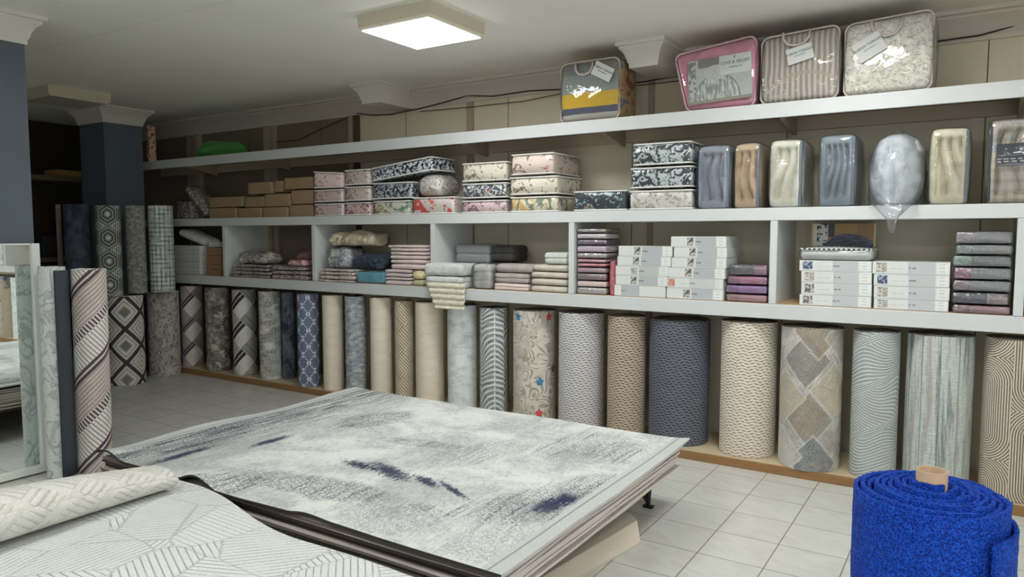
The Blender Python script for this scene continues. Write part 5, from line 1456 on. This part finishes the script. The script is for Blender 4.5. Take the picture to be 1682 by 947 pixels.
LAB = ['rose pink shrink-wrapped pack at the bottom of the right-hand stack', 'navy shrink-wrapped pack with a floral patch on its right', 'grey shrink-wrapped pack with a mauve patch, above the navy one', 'grey shrink-wrapped pack with a bright pink patch', 'dark grey shrink-wrapped pack with a mint patch', 'grey shrink-wrapped pack with a sage patch, second from the top', 'lilac-grey shrink-wrapped pack on top of the right-hand stack']
z = BZ
for r, lab in zip(SR, LAB): o, z = wrapped(r[0], r[1], r[2], z, r[3], lab, 'shrink-wrapped packs in the right compartment', Yf=5.15 if r[2] > 470 else 5.16)
wrapped(1691, 1746, 452, BZ, p_print('pack_orange_cream', rgb(206, 190, 160), rgb(206, 120, 60), None, 8), 'cream and orange pack just past the right-hand divider', None)
# coloured sheets sets by the divider
z = BZ
for r, mat, lab in (((1191, 1261, 482), p_shrink('set_rose', rgb(204, 136, 150), rgb(204, 136, 150)), 'rose pink folded sheet set, bottom of the bright stack'), ((1190, 1261, 467), p_shrink('set_purple', rgb(176, 112, 196), rgb(176, 112, 196)), 'purple folded sheet set between two pink ones'),
                    ((1193, 1261, 452), p_shrink('set_pink', rgb(206, 112, 164), rgb(206, 112, 164)), 'magenta pink folded sheet set above the purple one'), ((1196, 1261, 433), p_shrink('set_grey_pink', rgb(122, 114, 124), rgb(176, 116, 150), 0.66), 'dark grey and pink folded sheet set on top of the bright stack')):
    o, z = wrapped(r[0], r[1], r[2], z, mat, lab, 'bright folded sheet sets', d=0.25, name='sheet_set', cat='sheet set')
# purple packs, eleven high
z = BZ; PM = [('pack_purple_grey_%d' % i) for i in range(11)]
pc = [((206, 200, 194), (150, 140, 146)), ((196, 176, 172), (150, 118, 120)), ((160, 130, 136), (118, 96, 108)), ((150, 128, 134), (116, 100, 112)), ((212, 142, 150), (196, 120, 132)), ((130, 120, 130), (186, 110, 112)), ((192, 184, 176), (150, 136, 140)), ((176, 160, 172), (120, 104, 122)), ((116, 96, 116), (96, 78, 98)), ((178, 172, 174), (120, 112, 122)), ((170, 164, 162), (116, 108, 116))]
py = [471, 460, 448, 438, 431, 424, 414, 402, 392, 382, 374]
for i in range(11):
    b0, b1 = rgb(*pc[i][0], 0.66), rgb(*pc[i][1], 0.7)
    o, z = wrapped(946, 996, py[i], z, p_print(PM[i], b0, b1, None, 26, (0.48, 0.54), coat=0.5), ('thin patterned pack, %s in the mauve and grey stack by the divider' % (ORD[i] if i < 10 else 'topmost')), 'mauve and grey packs stacked eleven high', d=0.26, cover=(i % 2 == 0))
X, w, _, _ = fit(1000, 1011, 430, 485, 5.17)
soft('wrapped_pack', p_print('pack_coral_edge', rgb(196, 96, 104), rgb(150, 90, 110), rgb(214, 130, 120), 14), 0.04, 0.26, top_of(1005, 429, 5.17)-BZ, (X, 5.17, BZ+0.001), label='coral pink pack standing on edge between the mauve packs and the gift boxes', cat='pack', r=0.012, seed=9)

# more gift boxes further right, seen in the mirror
for sx, cnt in ((2.0, 4), (2.5, 5)):
    z = BZ
    for i in range(cnt):
        h = 0.078; q = MB(); q.box(-0.21, 0.21, 0, 0.3, 0, h, 0.003)
        o = q.obj('gift_box', GA, None, (sx+0.02*(i % 2), 5.17, z+0.0006), 0, False, None, lambda co, n: (co.x/0.42+0.5, co.z/0.078) if n.y < -0.5 else (-1.0, -1.0)); z += h+0.002
        tag(o, 'white gift box, %s of the %s stack beyond the right-hand divider' % ('topmost' if i == cnt-1 else ORD[i], 'nearer' if sx < 2.2 else 'farther'), 'box', 'white gift boxes beyond the right-hand divider')

# --- towels and folded linen
def folded(name, px0, px1, py0, zb, mat, label, group, layers=1, Yf=5.16, d=0.3, seed=0, h=None, wr=0.004, cat='towel', round_=0.45, rot=0.0, xmin=None):
    X, w, _, _ = fit(px0, px1, py0, py0+16, Yf); h = h or top_of((px0+px1)/2, py0, Yf)-zb-0.001
    def fn(q, ux, uy, uz):
        if layers > 1:
            t = (uz*0.5+0.5)*layers; g = abs(math.sin(PI*t)); k = (1-min(1.0, g*2.2))
            if 0.15 < t < layers-0.15:
                if uy < -0.3: q.y += 0.014*k
                if abs(ux) > 0.8: q.x -= math.copysign(0.008*k, ux)
        if xmin is not None and q.y+d/2+Yf > 5.10: q.x = max(q.x, xmin-X)
        return q
    w -= wr*1.2+0.004; h -= 0.002+wr*0.5
    V, Fc = soft_raw(w, d, h, min(0.03, h/layers*round_), 0.004, wr, 8, seed+int(px0), (max(6, int(w/.03)), 5, max(4, layers*6)), fn)
    o = tag(new_obj(name, V, Fc, mat, None, (X, Yf, zb+0.0008), rot, smooth=True), label, cat, group)
    return o, zb+h+0.006+wr*0.5
mauve_t = p_fab('towel_mauve_grey', rgb(156, 146, 142, 0.68)); pink_t = p_check('towel_pink_check', rgb(200, 184, 178, 0.68), rgb(170, 146, 142, 0.68)); beige_t = p_fab('towel_beige', rgb(180, 170, 156, 0.68))
TW = 'folded towels left of the mauve packs'
z = BZ
for a, m, lab, ly in (((811, 868, 465), pink_t, 'pink checked towel folded at the bottom of the mauve stack', 2), ((812, 868, 448), mauve_t, 'mauve-grey towel folded double in the middle of its stack', 2), ((813, 874, 433), mauve_t, 'thick mauve-grey towel on top of the pink checked stack', 1)):
    o, z = folded('towel', *a, z, m, lab, TW, ly, d=0.2)
z = BZ
for a, lab in (((871, 932, 469), 'bottom beige towel of the stack beside the divider'), ((871, 932, 457), 'second beige towel from the bottom beside the divider'), ((871, 933, 446), 'third beige towel from the bottom beside the divider'), ((874, 933, 434), 'top beige towel of the stack, under the white-grey one')):
    o, z = folded('towel', *a, z, beige_t, lab, TW, d=0.22)
folded('towel', 893, 932, 414, z, p_fab('towel_white_grey', rgb(182, 184, 178, 0.7)), 'white-grey rolled towel on top of the beige towels', TW, 2, seed=5)
silver = p_fab('towel_silver', rgb(178, 182, 178, 0.62), s=10)
z = BZ
o, z = folded('towel', 698, 758, 453, z, silver, 'lower silver towel with a long ruffled edge hanging over the shelf front', 'silver towels over the shelf edge', 2, d=0.27, Yf=5.04, xmin=-4.112)
# hanging ruffled edge
xa, xb = at_y(700, 465, 5.02).x, at_y(764, 465, 5.02).x; ca, cb = at_y(714, 508, 5.02).x, at_y(762, 508, 5.02).x; zt = BZ+0.05; zl = at_y(738, 507, 5.02).z
q = MB(); nx, nz = 26, 34
for j in range(nz+1):
    t = j/nz; zz = zt+(zl-zt)*t
    for i in range(nx+1):
        s = i/nx; x = (xa+(ca-xa)*t)*(1-s)+(xb+(cb-xb)*t)*s
        y = 5.03-0.016*abs(math.sin(t*PI*4.5))-0.005*mnoise.noise(Vector((x*30, zz*30, 1)))
        if t < 0.12: y += (0.12-t)*0.02
        if j == nz: zz += 0.012*mnoise.noise(Vector((x*50, 3, 3)))
        q.v.append((x-o.location.x, y-o.location.y, zz-o.location.z))
for j in range(nz):
    for i in range(nx): q.f.append((j*(nx+1)+i, (j+1)*(nx+1)+i, (j+1)*(nx+1)+i+1, j*(nx+1)+i+1)); q.m.append(0)
fr = q.obj('ruffled_edge', p_fab('towel_lace_cream', rgb(190, 184, 164, 0.62), s=40, fine=240), o, smooth=True); md = fr.modifiers.new('t', 'SOLIDIFY'); md.thickness = 0.005
o, z = folded('towel', 695, 759, 432, z, silver, 'upper silver towel, folded above the ruffled one', 'silver towels over the shelf edge', 1, d=0.27, Yf=5.03, seed=4, xmin=-4.112)
o, _ = folded('towel', 776, 804, 433, BZ, p_fab('towel_silver_rolled', rgb(170, 168, 162, 0.62), s=12, coat=0.3), 'rolled silver towel in clear plastic beside the ruffled towels', 'silver towels over the shelf edge', 3, d=0.15, Yf=5.15, seed=6, wr=0.006)
add_cover(o, 0.20, 0.15, top_of(782, 433, 5.15)-BZ-0.008, 0.03, film, 3)
o, z = folded('towel', 752, 802, 434, BZ, p_fab('towel_grey_low', rgb(96, 94, 96, 0.6)), 'grey folded towel at the back under the striped grey one', 'grey towels at the back', 2, Yf=5.36, d=0.30)
folded('towel', 747, 803, 400, z, p_check('towel_grey_stripe', rgb(122, 122, 126, 0.6), rgb(90, 90, 94, 0.6), 0.02), 'striped grey folded towel at the back behind the silver towels', 'grey towels at the back', 2, Yf=5.35, d=0.30)
o, z = folded('towel', 806, 840, 430, BZ, p_fab('towel_charcoal_low', rgb(60, 58, 58, 0.6)), 'charcoal folded towel at the back, lower one', 'grey towels at the back', 2, Yf=5.37, d=0.26)
folded('towel', 805, 844, 402, z, p_fab('towel_charcoal', rgb(56, 54, 54, 0.6)), 'charcoal folded towel at the back, beside the striped grey one', 'grey towels at the back', 2, Yf=5.36, d=0.26)
# pink folded linen
pinkl = p_fab('linen_pink', rgb(188, 170, 167, 0.58)); pinkc = p_check('linen_pink_check', rgb(180, 166, 164, 0.58), rgb(142, 124, 125, 0.58), 0.01)
z = BZ
for i, py_ in enumerate((460, 455, 448, 442)):
    o, z = folded('folded_linen', 632, 673, py_, z, pinkc, 'pink checked folded linen, %s of the lower group' % ('topmost' if i == 3 else ORD[i]), 'pink folded linen', cat='linen', Yf=5.15)
zt = z
for i, py_ in enumerate((433, 426, 419, 413, 407, 402)):
    o, z = folded('folded_linen', 641-(i == 5)*3, 701, py_, z, pinkl, 'plain pink folded linen, %s of the upper group' % ('topmost' if i == 5 else ORD[i]), 'pink folded linen', cat='linen', Yf=5.17, seed=i, rot=0.02*(i % 3-1))
z = BZ
for i, (py_, m) in enumerate(((459, p_fab('linen_sage', rgb(150, 146, 116, 0.55))), (444, p_print('linen_yellow_floral', rgb(196, 186, 140, 0.55), rgb(150, 140, 90, 0.55), None, 30)))):
    o, z = folded('folded_linen', 676, 694, py_, z, m, ('sage green folded linen under the yellow one', 'yellow floral folded linen beside the pink stack')[i], 'pink folded linen', cat='linen', Yf=5.15)
# crumpled bags in the third compartment
def crumple(name, px0, px1, py0, py1, zb, mat, label, cat, Yf=5.2, d=0.3, seed=0, wr=0.025, cover=None, r=0.05, ws=8, sharp=0.0):
    X, w, z0, h = fit(px0, px1, py0, py1, Yf)
    w -= 1.1*wr+0.012; h = top_of((px0+px1)/2, py0, Yf)-zb-0.8*wr-0.008
    def rid(q, ux, uy, uz):
        p = Vector((q.x*13+seed, q.y*13, q.z*16+seed*2)); a = abs(mnoise.noise(p)); b2 = abs(mnoise.noise(p*2.1))
        k = 1+0.10-0.0-0.26*(1-min(1.0, a*3.5))-0.10*(1-min(1.0, b2*3))
        return Vector((q.x*(0.94+0.06*k), q.y*k, q.z if uz < -0.9 else (q.z+h/2)*(0.80+0.20*k)-h/2))
    V, Fc = soft_raw(w, d, h, r, 0.01, wr, ws, seed, (30, 14, 22), rid)
    o = tag(new_obj(name, V, Fc, mat, None, (X, Yf, zb+0.001), 0, smooth=True), label, cat)
    if cover: add_cover(o, w, d, h, r, cover, seed, 0.01, ws, wr, 0.006)
    return o, zb+h+0.8*wr+0.012
flat = p_rows('linen_mixed_rows', (rgb(140, 128, 124, 0.5), rgb(176, 164, 156, 0.5), rgb(110, 92, 94, 0.5)), 70)
z = BZ
for i, (p0, p1, py_) in enumerate(((523, 580, 459), (524, 581, 452), (523, 580, 446), (525, 578, 441))):
    o, z = folded('flat_pack', p0, p1, py_, z, flat, 'thin grey-pink flat pack, %s under the navy and lattice bags' % ('topmost' if i == 3 else ORD[i]), 'grey-pink flat packs in the third compartment', cat='pack', Yf=5.14, d=0.36, seed=i, wr=0.006)
zf = z
X, w, _, _ = fit(587, 630, 447, 462, 5.16)
soft('wrapped_pack', p_fab('pack_turquoise', rgb(76, 128, 144, 0.6), coat=0.5), w, 0.26, top_of(605, 447, 5.16)-BZ, (X, 5.16, BZ+0.001), label='turquoise plastic-wrapped pack beside the pink linen', cat='pack', r=0.02, wr=0.01, seed=2)
o, zn = crumple('bagged_bedding', 574, 630, 413, 441, zf, p_fab('bedding_navy', rgb(42, 54, 72, 0.55), coat=0.2), 'navy bedding slumped in the third compartment', 'bedding', 5.22, 0.3, 3, 0.035, ws=6)
o, zl2 = crumple('bagged_bedding', 533, 568, 404, 441, zf, p_print('bedding_blue_lattice', rgb(120, 126, 136, 0.5), rgb(186, 188, 188, 0.5), rgb(150, 140, 128, 0.5), 22, coat=0.5), 'blue-grey lattice bedding in glossy plastic beside the navy one', 'bedding', 5.17, 0.3, 5, 0.022, film)
crumple('bagged_bedding', 536, 614, 376, 412, max(zl2, zn), p_fab('bedding_cream', rgb(190, 176, 148, 0.55), coat=0.25), 'crumpled cream bedding bag on top of the blue and navy ones', 'bedding', 5.20, 0.28, 8, 0.04, film_soft, 0.06, 5)
# second compartment
z = BZ; gk = p_rows('linen_dark_rows', (rgb(84, 76, 76, 0.42), rgb(136, 128, 124, 0.42), rgb(54, 46, 48, 0.42)), 60)
for i, (p0, p1, py_) in enumerate(((382, 442, 451), (380, 444, 445), (383, 440, 439), (381, 441, 434))):
    o, z = folded('flat_pack', p0, p1, py_, z, gk, 'dark grey flat pack, %s of the pile in the second compartment' % ('topmost' if i == 3 else ORD[i]), 'dark grey flat packs in the second compartment', cat='pack', Yf=5.16, d=0.32, seed=i, wr=0.008)
crumple('bagged_bedding', 390, 436, 412, 434, z, p_rows('bedding_grey_stripe', (rgb(112, 106, 102, 0.42), rgb(150, 144, 138, 0.42), rgb(74, 68, 68, 0.42)), 40), 'crumpled grey striped bag on the dark flat packs', 'bedding', 5.2, 0.26, 11, 0.02, film)
z = BZ
for i, (p0, p1, py_) in enumerate(((446, 505, 451), (447, 505, 444), (445, 500, 437))):
    o, z = folded('flat_pack', p0, p1, py_, z, p_rows('linen_black_plum', (rgb(70, 58, 64, 0.42), rgb(134, 130, 128, 0.42), rgb(120, 84, 92, 0.42)), 55), 'plum and grey flat pack, %s of the pile under the pink bag' % ('topmost' if i == 2 else ORD[i]), 'plum flat packs in the second compartment', cat='pack', Yf=5.15, d=0.32, seed=i+9, wr=0.009)
crumple('bagged_bedding', 470, 500, 425, 437, z, p_print('bedding_pink_small', rgb(190, 140, 140, 0.42), rgb(206, 176, 172, 0.42), None, 20), 'small pink bag on the plum flat packs', 'bedding', 5.16, 0.2, 13, 0.012, film)
crumple('bagged_bedding', 484, 504, 411, 437, z, p_fab('bedding_dusky', rgb(120, 84, 80, 0.42)), 'dusky rose bag behind the small pink one', 'bedding', 5.40, 0.2, 14, 0.014)
# first compartment
z = BZ
for i, py_ in enumerate((439, 429, 417, 403)):
    o, z = giftbox(287, 328, py_, z, WHT, 'plain white box, %s of the stack at the far left' % ('topmost' if i == 3 else ORD[i]), 'plain white boxes at the far left', name='white_box', Yf=5.17)
zt = z; z = BZ
for i, py_ in enumerate((443, 434, 419, 406)):
    o, z = giftbox(340, 363, py_, z, BR, 'brown card box, %s of the stack against the first divider' % ('topmost' if i == 3 else ORD[i]), 'brown card boxes in the first compartment', name='card_box', Yf=5.18, d=0.28)
giftbox(343, 360, 397, z+0.002, WHT, 'small white box on top of the brown card boxes in the first compartment', None, name='white_box', Yf=5.20, d=0.18)
q = MB(); q.box(-0.025, 0.025, 0, 0.06, 0, 0.035, 0.003); tag(q.obj('wood_block', m_plain('block_wood', rgb(120, 96, 70, 0.5), 0.7), None, (at_y(378, 452, 5.16).x+0.01, 5.16, BZ+0.0006)), 'small wooden block beside the first divider, left of the dark flat packs', 'block')
V, Fc = soft_raw(0.50, 0.24, 0.085, 0.04, 0.01, 0.006, 7, 21)
o = tag(new_obj('pouch', V, Fc, p_fab('pouch_white', rgb(186, 184, 180, 0.45), coat=0.4), None, (at_y(312, 390, 5.2).x, 5.2, zt+0.055), 0, smooth=True), 'white plastic pouch lying slanted on the plain white boxes', 'pouch'); o.rotation_euler = (0, math.radians(14), 0)
# ------------------------------------------------------------------ world and view
w = bpy.data.worlds.new('world'); SC.world = w; w.use_nodes = True
w.node_tree.nodes['Background'].inputs[0].default_value = (0.92, 0.97, 1.0, 1); w.node_tree.nodes['Background'].inputs[1].default_value = 2.0
SC.view_settings.view_transform = 'Standard'; SC.view_settings.look = 'None'; SC.view_settings.gamma = 1.0
SC.view_settings.use_curve_mapping = False; SC.view_settings.exposure = 0.08
SC.cycles.diffuse_bounces = 8
